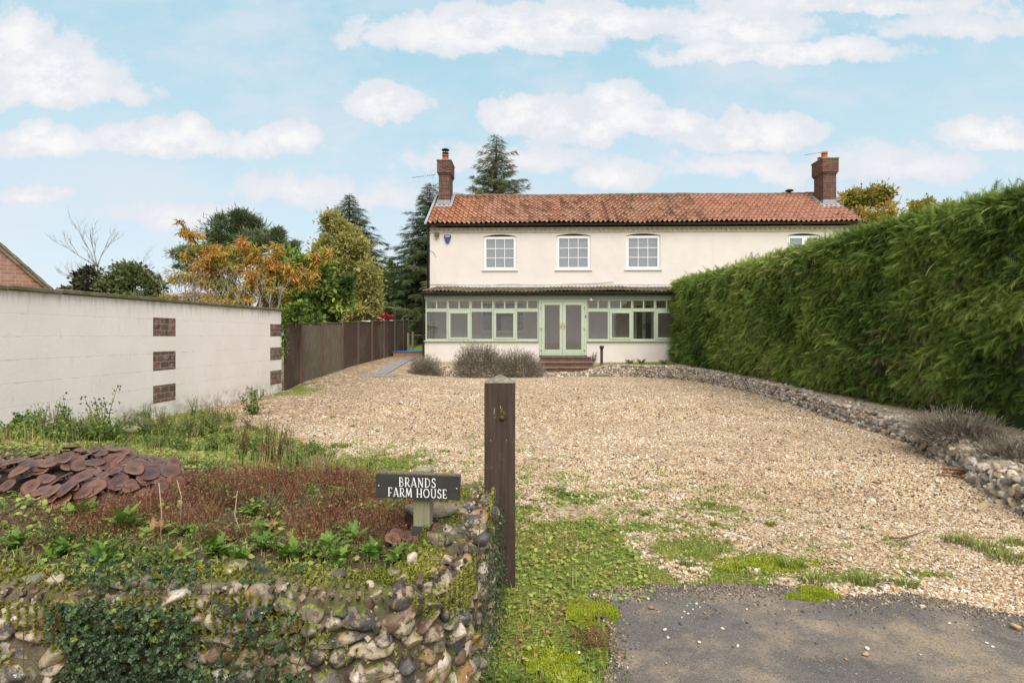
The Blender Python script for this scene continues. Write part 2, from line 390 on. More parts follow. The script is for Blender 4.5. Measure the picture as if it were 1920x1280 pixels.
PEB = [(0, (.05,.042,.038)), (.11, (.15,.11,.085)), (.20, (.36,.22,.12)), (.32, (.50,.385,.24)), (.45, (.55,.445,.29)), (.56, (.36,.18,.075)), (.64, (.47,.36,.23)), (.80, (.58,.48,.34)), (.92, (.70,.62,.50)), (1, (.80,.74,.66))]
ground_mat()
xs = np.concatenate([[-600,-250,-100,-50,-30,-20,-14,-10,-8,-7], np.arange(-6.6, 7.01, .07), [7.5,8,9,10,12,15,20,30,50,100,250,600]])
ys = np.concatenate([[-60,-20,-8,-3], np.arange(-1, 6.5, .06), np.arange(6.5, 15, .14), np.arange(15, 28, .3), [29,31,34,38,45,60,90,150,300,900]])
GX, GY = np.meshgrid(xs, ys); GZ = H(GX, GY)
GZ = np.where((np.abs(GX) > 100) | (GY > 100), GZ*1.0, GZ)
nx, ny = len(xs), len(ys)
GV = np.stack([GX, GY, GZ], -1).reshape(-1, 3)
ii = (np.arange(ny-1)[:, None]*nx+np.arange(nx-1)[None]).ravel()
GF = np.stack([ii, ii+1, ii+1+nx, ii+nx], 1)
fc = GV[GF].mean(1)
drive = (fc[:, 1] > 2.0) & (fc[:, 1] < 27) & (fc[:, 0] > -6.3) & (fc[:, 0] < np.where(fc[:, 1] < 19.4, xw(np.minimum(fc[:, 1], 19.4))+.1, 5.3)) & (fc[:, 0] > -4.9+(10.3-fc[:, 1])*.98-.3) & ~((fc[:, 1] < 3.3) & (fc[:, 0] < -.1)) & ~((fc[:, 1] > 20.2) & (fc[:, 0] > -3.4))
def ground_obj(name, sel):
    Fs = GF[sel]; u, inv = np.unique(Fs, return_inverse=True); V = GV[u]
    me = mesh_np(V, inv.reshape(-1, 4), name, True)
    x, y = V[:, 0], V[:, 1]
    lawn = np.maximum.reduce([(np.abs(x) > 9)*1., (y > 28)*1.])
    att = dict(green=green(x, y), soil=np.clip(sst(Hbed(x, y), .25, .45)*.62+.42*(x < -.5)*(y > 3.6)*(y < 12)*sst(green(x, y), .3, .6)+(1-sst(np.abs(x+.6), .2, .6))*.0+((x > 6) & (y < 24) & (y > 0))*.45, 0, 1), lawn=lawn)
    for k, a in att.items():
        q = me.attributes.new(k, 'FLOAT', 'POINT'); q.data.foreach_set('value', a.astype(np.float32))
    o = link(name, me, MATS['ground']); o['kind'] = 'structure'; return o
ground_obj('ground', ~drive); ground_obj('gravel_drive', drive)

# tarmac apron in front of the drive
pm('tarmac', (.125,.112,.104), .85, (160, .9, .006), var=(2.2, (.16,.145,.13)), patch=[((.34,.26,.18), 1.7, .47, .66, .75), ((.07,.065,.062), 5, .55, .7, .5), ((.05,.045,.045), 120, .50, .62, .6), ((.40,.36,.31), 95, .60, .66, .85)], spec=.25)
def tar_edge(x):
    base = np.interp(x, [.3, .45, .8, 1.3, 1.6, 1.75, 1.95, 2.2, 2.5, 3.2, 5, 9], [3.0, 3.22, 3.32, 3.34, 3.26, 3.16, 3.20, 3.2, 2.98, 2.7, 2.3, 1.8])
    return base+.10*(fbm(x*4, x*0+3, 3)-.5)+.07*(fbm(x*19, x*0+8, 3)-.5)
def tar_left(y): return .40+.12*(fbm(y*3.1, y*0, 3, 5)-.5)+.05*np.sin(y*5)
top = [(x, float(tar_edge(x))) for x in np.arange(.52, 9, .02)]
left = [(float(tar_left(y)), y) for y in np.arange(1.3, 3.1, .05)]
poly = [(9, -8), (9, 1.7)]+top[::-1]+left[::-1]+[(.3, 1.15), (-9, 1.1), (-9, -8)]
m = MB(); n = len(poly)
m.add([(x, y, .012) for x, y in poly]+[(x, y, -.05) for x, y in poly], [tuple(range(n))]+[(i, (i+1) % n, n+(i+1) % n, n+i) for i in range(n)])
o = m.build('tarmac', MATS['tarmac']); o['kind'] = 'structure'

cube = np.array([(-1,-1,-1),(1,-1,-1),(1,1,-1),(-1,1,-1),(-.7,-.7,1),(.7,-.7,1),(.7,.7,1),(-.7,.7,1)], float)*.5
cubeF = np.array([(4,5,6,7),(0,1,5,4),(1,2,6,5),(2,3,7,6),(3,0,4,7)])
# crumbled edge of the tarmac: grit, crumbs and a little soil
n = 4200; x = RNG.uniform(.38, 3.6, n); y = tar_edge(x)-RNG.exponential(.075, n)*(.3+1.4*fbm(x*3, x*0, 2, 4))+.015; n3 = 900; y2 = RNG.uniform(2.3, 3.15, n3); x2 = tar_left(y2)+RNG.exponential(.025, n3)-.01
x = np.r_[x, x2]; y = np.r_[y, y2]; n = len(x)
o = link('grit', scatter(cube, cubeF, np.c_[x, y, np.full(n, .014)], frames(rdir(n)), RNG.uniform(.003, .010, n)), leafmat('grit_edge', [(0, (.07,.06,.055)), (.5, (.16,.13,.10)), (.85, (.28,.21,.14)), (1, (.55,.48,.38))], 0, .9)); tag(o, 'fine grit and crumbs along the broken edge of the tarmac', 'grit', kind='stuff')

# terrace bed held by the low flint wall: shingle strip behind it
PTS = np.array(WALLC); 
def resample(P, st):
    P = np.asarray(P, float); d = np.r_[0, np.cumsum(np.linalg.norm(np.diff(P, axis=0), axis=1))]
    q = np.arange(0, d[-1], st)
    k = np.ones(9)/9
    out = np.stack([np.interp(q, d, P[:, i]) for i in range(P.shape[1])], 1)
    pad = np.concatenate([np.repeat(out[:1], 4, 0), out, np.repeat(out[-1:], 4, 0)])
    return np.stack([np.convolve(pad[:, i], k, 'valid') for i in range(P.shape[1])], 1)
WC = resample(WALLC, .12)
def walltop(x, y): return np.where(y > 19.2, .40, np.interp(y, [3, 6, 9, 15, 19.2], [.25, .25, .27, .36, .40]))*np.where((x > 0) & (x < 3.3) & (y > 19.2), np.interp(x, [0, .3, 2.4, 3.3], [1, .35, .35, 1]), 1)
tn = norm(np.gradient(WC, axis=0)); nr = np.stack([-tn[:, 1], tn[:, 0]], 1)   # left of travel = away from the drive
rows = []
for k, s in enumerate([.12, .5, 1.0, 1.8, 2.6, 3.5]):
    q = WC+nr*s; q[:, 0] = np.where(WC[:, 1] < 19, np.maximum(q[:, 0], WC[:, 0]+s), q[:, 0]); q[:, 1] = np.where(WC[:, 1] < 19, WC[:, 1], np.maximum(q[:, 1], WC[:, 1]+s*.9))
    z = walltop(WC[:, 0], WC[:, 1])*1.0-.03+.04*k/3+.03*(fbm(q[:, 0]*2, q[:, 1]*2)-.5)
    z = np.where((WC[:, 0] > .1) & (WC[:, 0] < 2.9) & (WC[:, 1] > 19.2), -.3+0*z, z)
    rows.append(np.c_[q, z])
TV = np.stack(rows, 1); a, b_ = TV.shape[:2]
ii = (np.arange(a-1)[:, None]*b_+np.arange(b_-1)[None]).ravel()
TF = np.stack([ii, ii+b_, ii+b_+1, ii+1], 1)
me = mesh_np(TV.reshape(-1, 3), TF, 'terrace', True)
x, y = TV.reshape(-1, 3)[:, 0], TV.reshape(-1, 3)[:, 1]
for k, av in dict(green=np.clip(.25*fbm(x*2, y*2)+.75*blob(x, y, 4.6, 21.2, 2.4, 1.0), 0, 1), soil=.15+.35*fbm(x, y, 3, 5), lawn=x*0).items():
    q = me.attributes.new(k, 'FLOAT', 'POINT'); q.data.foreach_set('value', av.astype(np.float32))
o = link('terrace', me, MATS['ground']); o['kind'] = 'structure'

# loose shingle as real stones near the camera
pm('pebble', (.5,.4,.3), .75)
leafmat('pebbles', PEB, transl=0, rough=.75, post=dirty)
def pebbles(n, y0, y1, size):
    y = y0+(y1-y0)*RNG.random(n)**1.25; x = RNG.uniform(-1, 1, n)*(.92*y+.2)
    g = green(x, y); k = (x > -.05-(y-3.3)*.9) & (x < xw(np.clip(y, 2.4, 19))-.1) & (RNG.random(n) > g*1.15) & (y < 19.5) & ((Hbed(x, y) < .08)) & ~((np.abs(x+.07) < .12) & (np.abs(y-3.4) < .12))
    te = np.where(x < .52, np.where(x < tar_left(y), 0, 9), tar_edge(x)); k &= (y > te-.02-RNG.exponential(.045, n)*(RNG.random(n) < .6))
    x, y = x[k], y[k]; n = len(x)
    z = H(x, y)+RNG.uniform(-.3, .5, n)*size*.5
    s = size*RNG.lognormal(0, .32, n)[:, None]*np.stack([RNG.uniform(.8, 1.5, n), RNG.uniform(.7, 1.1, n), RNG.uniform(.4, .8, n)], 1)
    d = rdir(n); d[:, 2] *= .45
    return np.c_[x, y, z], frames(d, roll=RNG.normal(0, .5, n)), s
P1 = pebbles(115000, 2.4, 6.5, .0118); P2 = pebbles(100000, 5.0, 12, .0155); P3 = pebbles(75000, 10, 19.6, .020)
po, ro, so_ = (np.concatenate([P1[i], P2[i], P3[i]]) for i in range(3))
var = np.clip(RNG.random(len(po))+(fbm(po[:, 0]*.8, po[:, 1]*.8, 3)-.5)*.3, 0, 1)
o = link('gravel', scatter(cube, cubeF, po, ro, so_, var), MATS['pebbles']); o['kind'] = 'stuff'; tag(o, 'loose cream and orange flint shingle covering the drive', 'gravel')
# ------------------------------------------------------------------ the house
HX0, HY0, HTH = -3.43, 24.5, R(1.6)
hc, hs = cos(HTH), sin(HTH)
def lx(px, yl=0.):
    p = (px-CX)/F; return (p*(HY0+yl*hc)-HX0-yl*hs)/(hc+p*hs)
def lz(py, px, yl=0.):
    x = lx(px, yl); Y = HY0-x*hs+yl*hc; return CH+(HY-py)*Y/F
house = thing('semi_detached_house', 'long cream rendered house with orange pantile roof and green glazed porch', 'house', (HX0, HY0, 0), -HTH)
L = lx(1609); EA = lz(428, 900); GB = .35; PD = 1.9      # length, wall top, ground, porch depth
DEP = 5.8
def wall_holes(name, outer, holes, y, thick, m, parent):
    """wall in the local xz plane with openings (polygons) and their reveals"""
    bm = bmesh.new(); loops = []
    for lp in [outer]+holes:
        vs = [bm.verts.new((px, y, pz)) for px, pz in lp]; loops.append(vs)
        for i in range(len(vs)): bm.edges.new((vs[i], vs[(i+1) % len(vs)]))
    bmesh.ops.triangle_fill(bm, use_beauty=True, use_dissolve=False, edges=list(bm.edges), normal=(0, -1, 0))
    for f in bm.faces:
        if f.normal.y > 0: f.normal_flip()
    for vs in loops:
        bk = [bm.verts.new((v.co.x, y+thick, v.co.z)) for v in vs]
        for i in range(len(vs)):
            j = (i+1) % len(vs); bm.faces.new((vs[i], vs[j], bk[j], bk[i]))
    bmesh.ops.recalc_face_normals(bm, faces=bm.faces)
    me = bpy.data.meshes.new(name); bm.to_mesh(me); bm.free()
    return link(name, me, m, parent)
def arch(x0, x1, z0, z1, rise, n=8):
    return [(x0, z0), (x1, z0), (x1, z1)]+[(x1+(x0-x1)*i/n, z1+rise*(1-(2*i/n-1)**2)) for i in range(1, n)]+[(x0, z1)]
WIN = [(907,968,443.5,506), (1043.5,1107,442,505.5), (1174,1238,441.5,505), (1476.5,1537,441.5,505)]
pane_g = pm('blind', (.60,.62,.63), .8)
holes = []; wins = []
for a, b, c, d in WIN:
    x0, x1 = lx(a), lx(b); z1, z0 = lz(c, a), lz(d, a); wins.append((x0, x1, z0, z1)); holes.append(arch(x0, x1, z0, z1, .085))
GW = [(lx(902,.0), lx(984,.0), lz(622,940), lz(566,940)), (lx(1191), lx(1224), .5, lz(570,1200))]      # ground floor openings behind the porch
holes += [[(a, c), (b, c), (b, d), (a, d)] for a, b, c, d in GW]
wall_holes('front_wall', [(0, GB), (L, GB), (L, EA), (0, EA)], holes, 0, .25, MATS['cream_render'], house)
w_ = MB(); w_.box(0, .25, .26, DEP, GB, EA); w_.box(L-.25, L, .26, DEP, GB, EA); w_.box(.26, L-.26, DEP-.25, DEP, GB, EA)
RY, RZ = DEP/2, lz(367, 1000, DEP/2)
w_.prism([(.02, EA-.02), (DEP-.02, EA-.02), (DEP/2, RZ-.12)], 'x', .003, .24); w_.prism([(.02, EA-.02), (DEP-.02, EA-.02), (DEP/2, RZ-.12)], 'x', L-.24, L-.003)
w_.build('side_wall', MATS['cream_render'], house)
m = MB(); m.box(.3, L-.3, 1.6, 1.7, .4, EA); m.box(.3, L-.3, .3, 1.6, lz(540,1000)-.3, lz(540,1000)-.2)
m.build('inner_wall', pm('inner_wall', (.20,.19,.18), .9), house)
# string course with brick dentils under the eaves
m = MB(); zt = EA+.02
m.box(-.02, L+.02, -.035, -.003, EA-.19, EA-.13)
m.box(-.02, L+.02, -.06, -.003, EA-.045, EA+.02)
x = .06
while x < L-.1: m.box(x, x+.10, -.055, -.004, EA-.128, EA-.047); x += .2
m.build('cornice', pm('cornice', (.60,.52,.42), .85, var=(8, (.48,.40,.31))), house)

# pantile roof: one moulded sheet, each tile its own tint
def tiles(name, x0, x1, y0, z0, y1, z1, tw, rows, amp, step, m, parent, seed, ku=8, thick=.05, skew0=0, skew1=0):
    nt = int(round((x1-x0)/tw)); tw = (x1-x0)/nt; kv = 4
    u = np.arange(nt*ku+1)/ku; ph = u-np.floor(u)
    prof = np.where(ph < .62, np.sin(ph/.62*pi)**1.0*.75, -np.sin((ph-.62)/.38*pi)*.25)*amp
    vv, hh = [], []
    for r in range(rows):
        for k, (f, q) in enumerate([(0, 1.), (.03, .93), (.5, .5), (.999, .03)]): vv.append((r+f)/rows); hh.append(q*step)
    vv.append(1.); hh.append(0); vv, hh = np.array(vv), np.array(hh)
    U, Vv = np.meshgrid(u, vv); rowi = np.minimum(np.floor(Vv*rows+1e-6), rows-1); ti = np.minimum(np.floor(U), nt-1)
    jit = (hash2(ti, rowi, seed)-.5)*.35*step
    sag = .02*np.sin(U*tw*.9+seed)+.012*np.sin(U*tw*2.7)
    hgt = prof[None, :]+hh[:, None]+jit+sag
    ln = math.hypot(y1-y0, z1-z0); ny_, nz_ = -(z1-z0)/ln, (y1-y0)/ln
    X = x0+U*tw; X = X+skew0*Vv*(1-U/nt)+skew1*Vv*(U/nt)
    lower = (np.sin((ph)*pi*2)*.012)[None, :]*(1-(Vv*rows-rowi))
    Y = y0+(y1-y0)*Vv+hgt*ny_; Z = z0+(z1-z0)*Vv+hgt*nz_+lower
    nu = len(u); V = np.stack([X, Y, Z], -1).reshape(-1, 3)
    ii = (np.arange(len(vv)-1)[:, None]*nu+np.arange(nu-1)[None]).ravel()
    Fq = np.stack([ii, ii+1, ii+1+nu, ii+nu], 1)
    rr = np.minimum(ii//nu//kv, rows-1); tt = (ii % nu)//ku
    me = mesh_np(V, Fq, name, False, hash2(tt*1., rr*1., seed+1))
    return link(name, me, m, parent)
def tile_mat(name, stops, mosscol, moss, newx=None, ms=1.4):
    m = bpy.data.materials.new(name); m.use_nodes = True; t = NT(m.node_tree); b = t.n['Principled BSDF']
    co = t.node('ShaderNodeTexCoord').outputs['Object']; at = t.node('ShaderNodeAttribute', attribute_name='var').outputs['Fac']
    c = t.ramp(at, stops); n = t.noise(co, 14, 5, .65).outputs[0]
    c = t.mix(t.smooth(n, .45, .7, 0, .3), c, (.20,.15,.125))
    s = t.node('ShaderNodeSeparateXYZ', {0: co})
    if newx: c = t.mix(t.math('MULTIPLY', t.smooth(s.outputs[0], newx[0], newx[1]), .5), c, (.50,.25,.18))
    if newx: c = t.mix(t.smooth(s.outputs[0], 1.2, 3.0, .35, 0), c, (.46,.18,.08))
    mz = t.math('ADD', t.noise(co, ms, 3).outputs[0], t.math('MULTIPLY', t.noise(co, 11, 5, .75).outputs[0], 1.1))
    k = t.smooth(mz, 1.23-moss, 1.33-moss)
    c = t.mix(t.math('MULTIPLY', k, .85), c, t.ramp(t.noise(co, 40, 3).outputs[0], mosscol))
    t.put(b.inputs['Base Color'], c); b.inputs['Roughness'].default_value = .85; b.inputs['Specular IOR Level'].default_value = .2
    bn = t.node('ShaderNodeBump', {'Height': t.noise(co, 50, 4).outputs[0], 'Strength': .3, 'Distance': .01}); t.l.new(bn.outputs[0], b.inputs['Normal'])
    return m
RT = tile_mat('pantile', [(0, (.18,.10,.07)), (.25, (.30,.15,.095)), (.55, (.38,.20,.13)), (.8, (.45,.27,.195)), (1, (.30,.19,.14))], [(.3, (.07,.06,.03)), (.7, (.18,.15,.06))], .05, (lx(1330)-.3, lx(1330)+.1))
e0, r0 = -.16, .0
roof = thing('roof', None, None); roof.parent = house
YE, ZE = -.20, lz(419, 1000, -.2)
tiles('tile_slope', -.10, L+.15, YE, ZE, RY, RZ-.03, .20, 10, .062, .075, RT, roof, 3)
m = MB(); m.add([(-.1, RY, RZ-.05), (L+.15, RY, RZ-.05), (L+.15, DEP+.2, ZE), (-.1, DEP+.2, ZE), (-.1, YE, ZE-.04), (L+.15, YE, ZE-.04)], [(0,1,2,3), (4,5,1,0)]); m.build('rear_slope', RT, roof)
m = MB(); x = -.1; k = 0; RNDR = random.Random(4)
while x < L+.1:
    z = RZ+.02+RNDR.uniform(-.012, .012)+.02*sin(x*.8); r = .105
    m.tube([(x, RY, z-.05), (x+.36, RY, z-.055)], [r*1.03, r], 10); x += .345
RM = tile_mat('ridge_tile', [(0, (.20,.11,.07)), (1, (.34,.17,.10))], [(.3, (.09,.08,.04)), (.7, (.20,.17,.08))], .12, None, .7)
m.build('ridge_tile', RM, roof)
m = MB(); m.prism([(YE-.03, ZE-.06), (YE-.03, ZE+.05), (RY, RZ+.10), (RY, RZ-.10)], 'x', -.20, -.105)
m.prism([(DEP+.2, ZE-.1), (DEP+.2, ZE+.05), (RY, RZ+.10), (RY, RZ-.10)], 'x', -.20, -.105)
m.build('verge_board', MATS['lead'], roof)
m = MB(); m.prism([(YE, ZE-.1), (YE, ZE+.02), (RY, RZ+.04), (RY, RZ-.10)], 'x', L+.152, L+.2); m.build('verge_board', MATS['black_plastic'], roof)
def gutter(x0, x1, y, z, parent, r=.06):
    n = 7; pr = [(y+r*cos(pi+pi*i/n), z+r*sin(pi+pi*i/n)) for i in range(n+1)]
    pr += [(y+(r-.008)*cos(2*pi-pi*i/n), z+.004+(r-.008)*sin(2*pi-pi*i/n)) for i in range(n+1)]
    m = MB(); m.prism(pr, 'x', x0, x1)
    x = x0+.4
    while x < x1: m.box(x, x+.03, y-r-.005, y+r+.02, z-r-.008, z-r+.02); x += .95
    return m.build('gutter', MATS['black_plastic'], parent)
gutter(-.2, L+.2, YE-.045, ZE-.03, house)
m = MB(); m.tube([(-.07, -.12, ZE-.1), (-.07, -.06, ZE-.3), (-.07, -.06, lz(552,800))], .036, 8); m.build('downpipe', MATS['black_plastic'], house)
m = MB(); m.tube([(L+.06, -.05, ZE-.1), (L+.06, -.05, .4)], .036, 8); m.build('downpipe', MATS['black_plastic'], house)

# upper windows
glz = [(.007)]
def window(x0, x1, z0, z1, kind):
    fr = MB(); y = .045; f = .055
    fr.box(x0+.004, x1-.004, y, y+.07, z0+.004, z0+f); fr.box(x0+.004, x1-.004, y, y+.07, z1-f, z1-.004)
    fr.box(x0+.004, x0+f, y, y+.07, z0+f, z1-f); fr.box(x1-f, x1-.004, y, y+.07, z0+f, z1-f)
    fo = fr.build('window', MATS['white_paint'], house, bevel=.004)
    fo['label'] = 'white window with nine small panes' if kind == 9 else 'white window with two casements'
    sb = MB(); s = .05; a0, a1, b0, b1 = x0+f+.002, x1-f-.002, z0+f+.002, z1-f-.002; ys = y-.015
    if kind == 9:
        sb.box(a0, a1, ys, ys+.05, b0, b0+s); sb.box(a0, a1, ys, ys+.05, b1-s, b1); sb.box(a0, a0+s, ys, ys+.05, b0+s, b1-s); sb.box(a1-s, a1, ys, ys+.05, b0+s, b1-s)
        for i in (1, 2):
            xc = a0+s+(a1-a0-2*s)*i/3; zc = b0+s+(b1-b0-2*s)*i/3
            sb.box(xc-.011, xc+.011, ys+.012, ys+.034, b0+s, b1-s); sb.box(a0+s, a1-s, ys+.014, ys+.032, zc-.011, zc+.011)
    else:
        xm = (a0+a1)/2+.05; sb.box(xm-.05, xm+.05, ys, ys+.05, b0, b1)
        for p, q in ((a0, xm-.052), (xm+.052, a1)):
            sb.box(p, q, ys, ys+.05, b0, b0+s); sb.box(p, q, ys, ys+.05, b1-s, b1); sb.box(p, p+s, ys, ys+.05, b0+s, b1-s); sb.box(q-s, q, ys, ys+.05, b0+s, b1-s)
        zc = b0+(b1-b0)*.62; sb.box(a0+s, xm-.05-s, ys+.001, ys+.05, zc-.03, zc+.03)
    sb.build('sash', MATS['white_paint'], fo)
    p = MB(); p.box(a0+s-.01, a1-s+.01, ys+.02, ys+.026, b0+s-.01, b1-s+.01); p.build('pane', MATS['window_glass'], fo)
    sl = MB(); sl.box(x0-.07, x1+.07, -.05, .044, z0-.045, z0-.002); sl.build('sill', MATS['cream_render'], fo)
    ac = MB(); ac.prism(arch(x0+.001, x1-.001, z1-.002, z1+.001, .083), 'y', .10, .24); ac.build('arch_shadow_board', MATS['dark_metal'], fo)  # near-black board in the arch head, its dark colour stands in for shade
    fo.children[-1].name = 'arch_shade_panel'
    bl = MB(); bl.box(x0+.02, x1-.02, .17, .175, z0, z1); bl.build('blind', MATS['blind'], fo)
for k, (a, b, c, d) in enumerate(wins): window(a, b, c, d, 9 if k < 3 else 2)
# drip mould over each arch
for a, b, c, d in wins:
    pass

# chimneys
def chimney(x0, x1, y0, y1, zb, zt, zc, pots, label):
    m = MB(); m.box(x0, x1, y0, y1, zb, zc)
    m.box(x0-.035, x1+.035, y0-.035, y1+.035, zc, zc+.07); m.box(x0-.07, x1+.07, y0-.07, y1+.07, zc+.07, zt)
    c = m.build('chimney', MATS['chimney_brick'], roof); c['label'] = label
    f = MB(); f.box(x0-.09, x1+.09, y0-.09, y1+.09, zt, zt+.05); f.build('capping', pm('capping', (.16,.15,.12), .9, patch=((.28,.27,.2), 14, .5, .6, .6)), c)
    lf = MB(); yb = y0-.28
    zs = lambda y: ZE+(RZ-ZE)*(y-YE)/(RY-YE)
    lf.add([(x0-.13, yb, zs(yb)+.07), (x1+.13, yb, zs(yb)+.07), (x1+.13, min(y1, RY), zs(min(y1, RY))+.10), (x0-.13, min(y1, RY), zs(min(y1, RY))+.10)], [(0,1,2,3)])
    lf.box(x0-.012, x1+.012, y0-.012, y1+.012, zb, zs(y0)+.26)
    lf.build('flashing', MATS['lead'], c)
    for (px, py, r, h) in pots:
        q = MB(); q.lathe([(r*1.15, 0), (r*1.15, .04), (r, .06), (r*.9, h-.05), (r*1.05, h-.04), (r*1.05, h), (r*.85, h), (r*.8, h-.06)], (px, py, zt+.05), 14); q.build('chimney_pot', MATS['terracotta'], c)
    return c
yc0 = 1.75
a, b = lx(822.5, yc0), lx(843, yc0)
c1 = chimney(a, b, yc0, yc0+1.1, 5.2, lz(302, 830, yc0), lz(327, 830, yc0), [((a+b)/2, yc0+.42, .15, .34)], 'tall slim chimney with a metal cowl')
q = MB(); zt = lz(302, 830, yc0)+.39; xc, yc = (a+b)/2, yc0+.42
q.tube([(xc, yc, zt-.05), (xc, yc, zt+.10)], .10, 12)
for k in range(4): q.tube([(xc+.09*cos(k*pi/2), yc+.09*sin(k*pi/2), zt+.08), (xc+.11*cos(k*pi/2), yc+.11*sin(k*pi/2), zt+.24)], .01, 5)
q.lathe([(.19, .22), (.17, .25), (.10, .29), (.02, .31)], (xc, yc, zt), 14); q.lathe([(.16, .07), (.16, .10), (.1, .11)], (xc, yc, zt), 14)
q.build('cowl', MATS['dark_metal'], c1)
yc0 = 1.5
a, b = lx(1544, yc0), lx(1568, yc0)
c2 = chimney(a, b, yc0, yc0+.85, 5.2, lz(298.5, 1550, yc0), lz(326, 1550, yc0), [(a+.14, yc0+.2, .13, .28), (a+.16, yc0+.6, .12, .2)], 'broad chimney with two clay pots')
def aerial(x, y, z0, z1, d, label, el=12):
    m = MB(); m.tube([(x, y, z0), (x, y, z1)], .014, 6); dx, dy = cos(d), sin(d); ln = .95
    m.tube([(x-dx*.1, y-dy*.1, z1-.02), (x+dx*ln, y+dy*ln, z1-.02-.16)], .011, 5)
    for k in range(el):
        t = k/(el-1)*ln; w = .14-.05*k/el; m.tube([(x+dx*t-dy*w, y+dy*t+dx*w, z1-.02-.16*t/ln), (x+dx*t+dy*w, y+dy*t-dx*w, z1-.02-.16*t/ln)], .006, 4)
    o = m.build('aerial', MATS['steel'], roof); o['label'] = label
aerial(lx(812, 2.5), 2.5, lz(372, 812, 2.5), lz(327, 812, 2.5), pi+.15, 'television aerial beside the slim chimney')
m = MB(); m.tube([(lx(812, 2.5), 2.5, lz(350, 812, 2.5)), (lx(824, 2.2), 2.2, lz(345, 812, 2.5))], .012, 5); m.build('aerial_bracket', MATS['steel'], roof)
aerial(lx(1549, 2.4), 2.4, lz(300, 1549, 2.4)-.3, lz(283, 1549, 2.4), pi, 'television aerial on the broad chimney')
m = MB(); xx = lx(1480, RY); m.tube([(xx, RY, RZ), (xx, RY, RZ+.12)], .07, 10); m.lathe([(.16, .12), (.20, .15), (.12, .20), (.02, .21)], (xx, RY, RZ), 12); m.build('roof_vent', MATS['dark_metal'], roof)

# small fittings on the front wall
m = MB(); x, z = lx(820), lz(440, 820)
m.box(x-.10, x+.10, -.17, -.09, z-.09, z+.07); m.tube([(x, -.09, z), (x, -.003, z+.03)], .025, 6)
o = m.build('floodlight', pm('floodlight_case', (.09,.08,.06), .5), house, bevel=.008)
m = MB(); x, z = lx(839.5), lz(448, 839)
m.prism([(x-.15, z+.13), (x-.09, z+.165), (x+.09, z+.165), (x+.15, z+.13), (x+.13, z+.02), (x+.06, z-.16), (x, z-.185), (x-.06, z-.16), (x-.13, z+.02)], 'y', -.075, -.004)
al = m.build('alarm_box', pm('alarm_blue', (.035,.055,.16), .4, spec=.5), house, bevel=.01)
m = MB()
m.box(x-.085, x+.085, -.079, -.0765, z+.085, z+.112)
m.build('marking', MATS['white_paint'], al)
m = MB(); m.tube([(lx(806), -.015, lz(470,806)), (lx(812), -.02, lz(472,812)), (lx(818), -.02, lz(482,818))], .006, 4)
m.tube([(lx(800+i*14), -.02, lz(533.5-.6*sin(i*.7)-(max(0, i-19)**2)*.14, 1000)) for i in range(26)], .007, 4)
m.build('wall_cable', pm('cable', (.12,.11,.10), .6), house)
m = MB(); m.box(lx(1337), lx(1337)+.012, -.006, -.0005, .4, EA-.2); m.build('render_joint', pm('render_joint', (.60,.53,.46), .9), house)

# ------------------------------------------------------------------ glazed porch
yf = -PD
PX0, PX1 = lx(796.5, yf), lx(1345, yf)
SB, ST = lz(638, 1000, yf), lz(561, 1000, yf)          # sill, head
TR0, TR1 = lz(583, 1000, yf), lz(579.5, 1000, yf)
dx0, dx1 = lx(1010.5, yf), lx(1100.5, yf); DB = lz(665, 1050, yf)
pw = MB(); pw.box(PX0, dx0-.005, yf, yf+.2, GB-.1, SB-.055); pw.box(dx1+.005, PX1, yf, yf+.2, GB-.1, SB-.055)
pw.box(PX0, PX0+.2, yf+.2, -.002, GB-.1, SB-.055); pw.box(dx0-.005, dx1+.005, yf+.02, yf+.2, GB-.2, DB-.09)
pw.build('porch_wall', MATS['cream_render'], house)
m = MB(); m.box(PX0+.2, PX1, yf+.2, -.004, GB, DB-.03); m.build('porch_floor', pm('porch_floor', (.32,.20,.14), .6), house)
m = MB(); m.box(PX0+.05, PX1, yf+.1, -.004, ST+.12, ST+.15); m.build('porch_ceiling', MATS['white_paint'], house)
m = MB(); m.box(PX1-.1, PX1, yf+.2, -.004, GB, ST+.1); m.build('porch_end_wall', MATS['cream_render'], house)
GP = MATS['green_paint']
def bay(x0, x1, sash, last=False):
    """one bay: post, transom, two top lights above one tall light"""
    m = MB(); y0, y1 = yf+.02, yf+.09; w = .045
    m.box(x0, x0+w, y0, y1, SB, ST); m.box(x1-w, x1, y0, y1, SB, ST)
    m.box(x0+w, x1-w, y0, y1, ST-w*1.3, ST); m.box(x0+w, x1-w, y0, y1, SB, SB+w*1.2)
    m.box(x0+w, x1-w, y0, y1, TR0-.03, TR1+.03); xm = (x0+x1)/2; m.box(xm-.028, xm+.028, y0, y1, TR1+.03, ST-w*1.3)
    o = m.build('porch_window', GP, house, bevel=.003)
    a0, a1, b0, b1 = x0+w, x1-w, SB+w*1.2, TR0-.03
    if sash:
        q = MB(); s = .06; ys = y0-.025
        q.box(a0-.015, a1+.015, ys, y1-.01, b0-.01, b0+s); q.box(a0-.015, a1+.015, ys, y1-.01, b1-s, b1+.015); q.box(a0-.015, a0+s, ys, y1-.01, b0+s, b1-s); q.box(a1-s, a1+.015, ys, y1-.01, b0+s, b1-s)
        q.build('sash', GP, o, bevel=.003)
    g_ = MB(); g_.box(a0, a1, y0+.03, y0+.036, b0, b1); g_.build('pane', MATS['glass'], o)
    for p, q_ in ((a0, xm-.028), (xm+.028, a1)):
        g_ = MB(); g_.box(p, q_, y0+.03, y0+.036, TR1+.03, ST-w*1.3); g_.build('top_pane', MATS['glass'], o)
lb = [797.5, 839.4, 882, 924.8, 967.5, 1010]
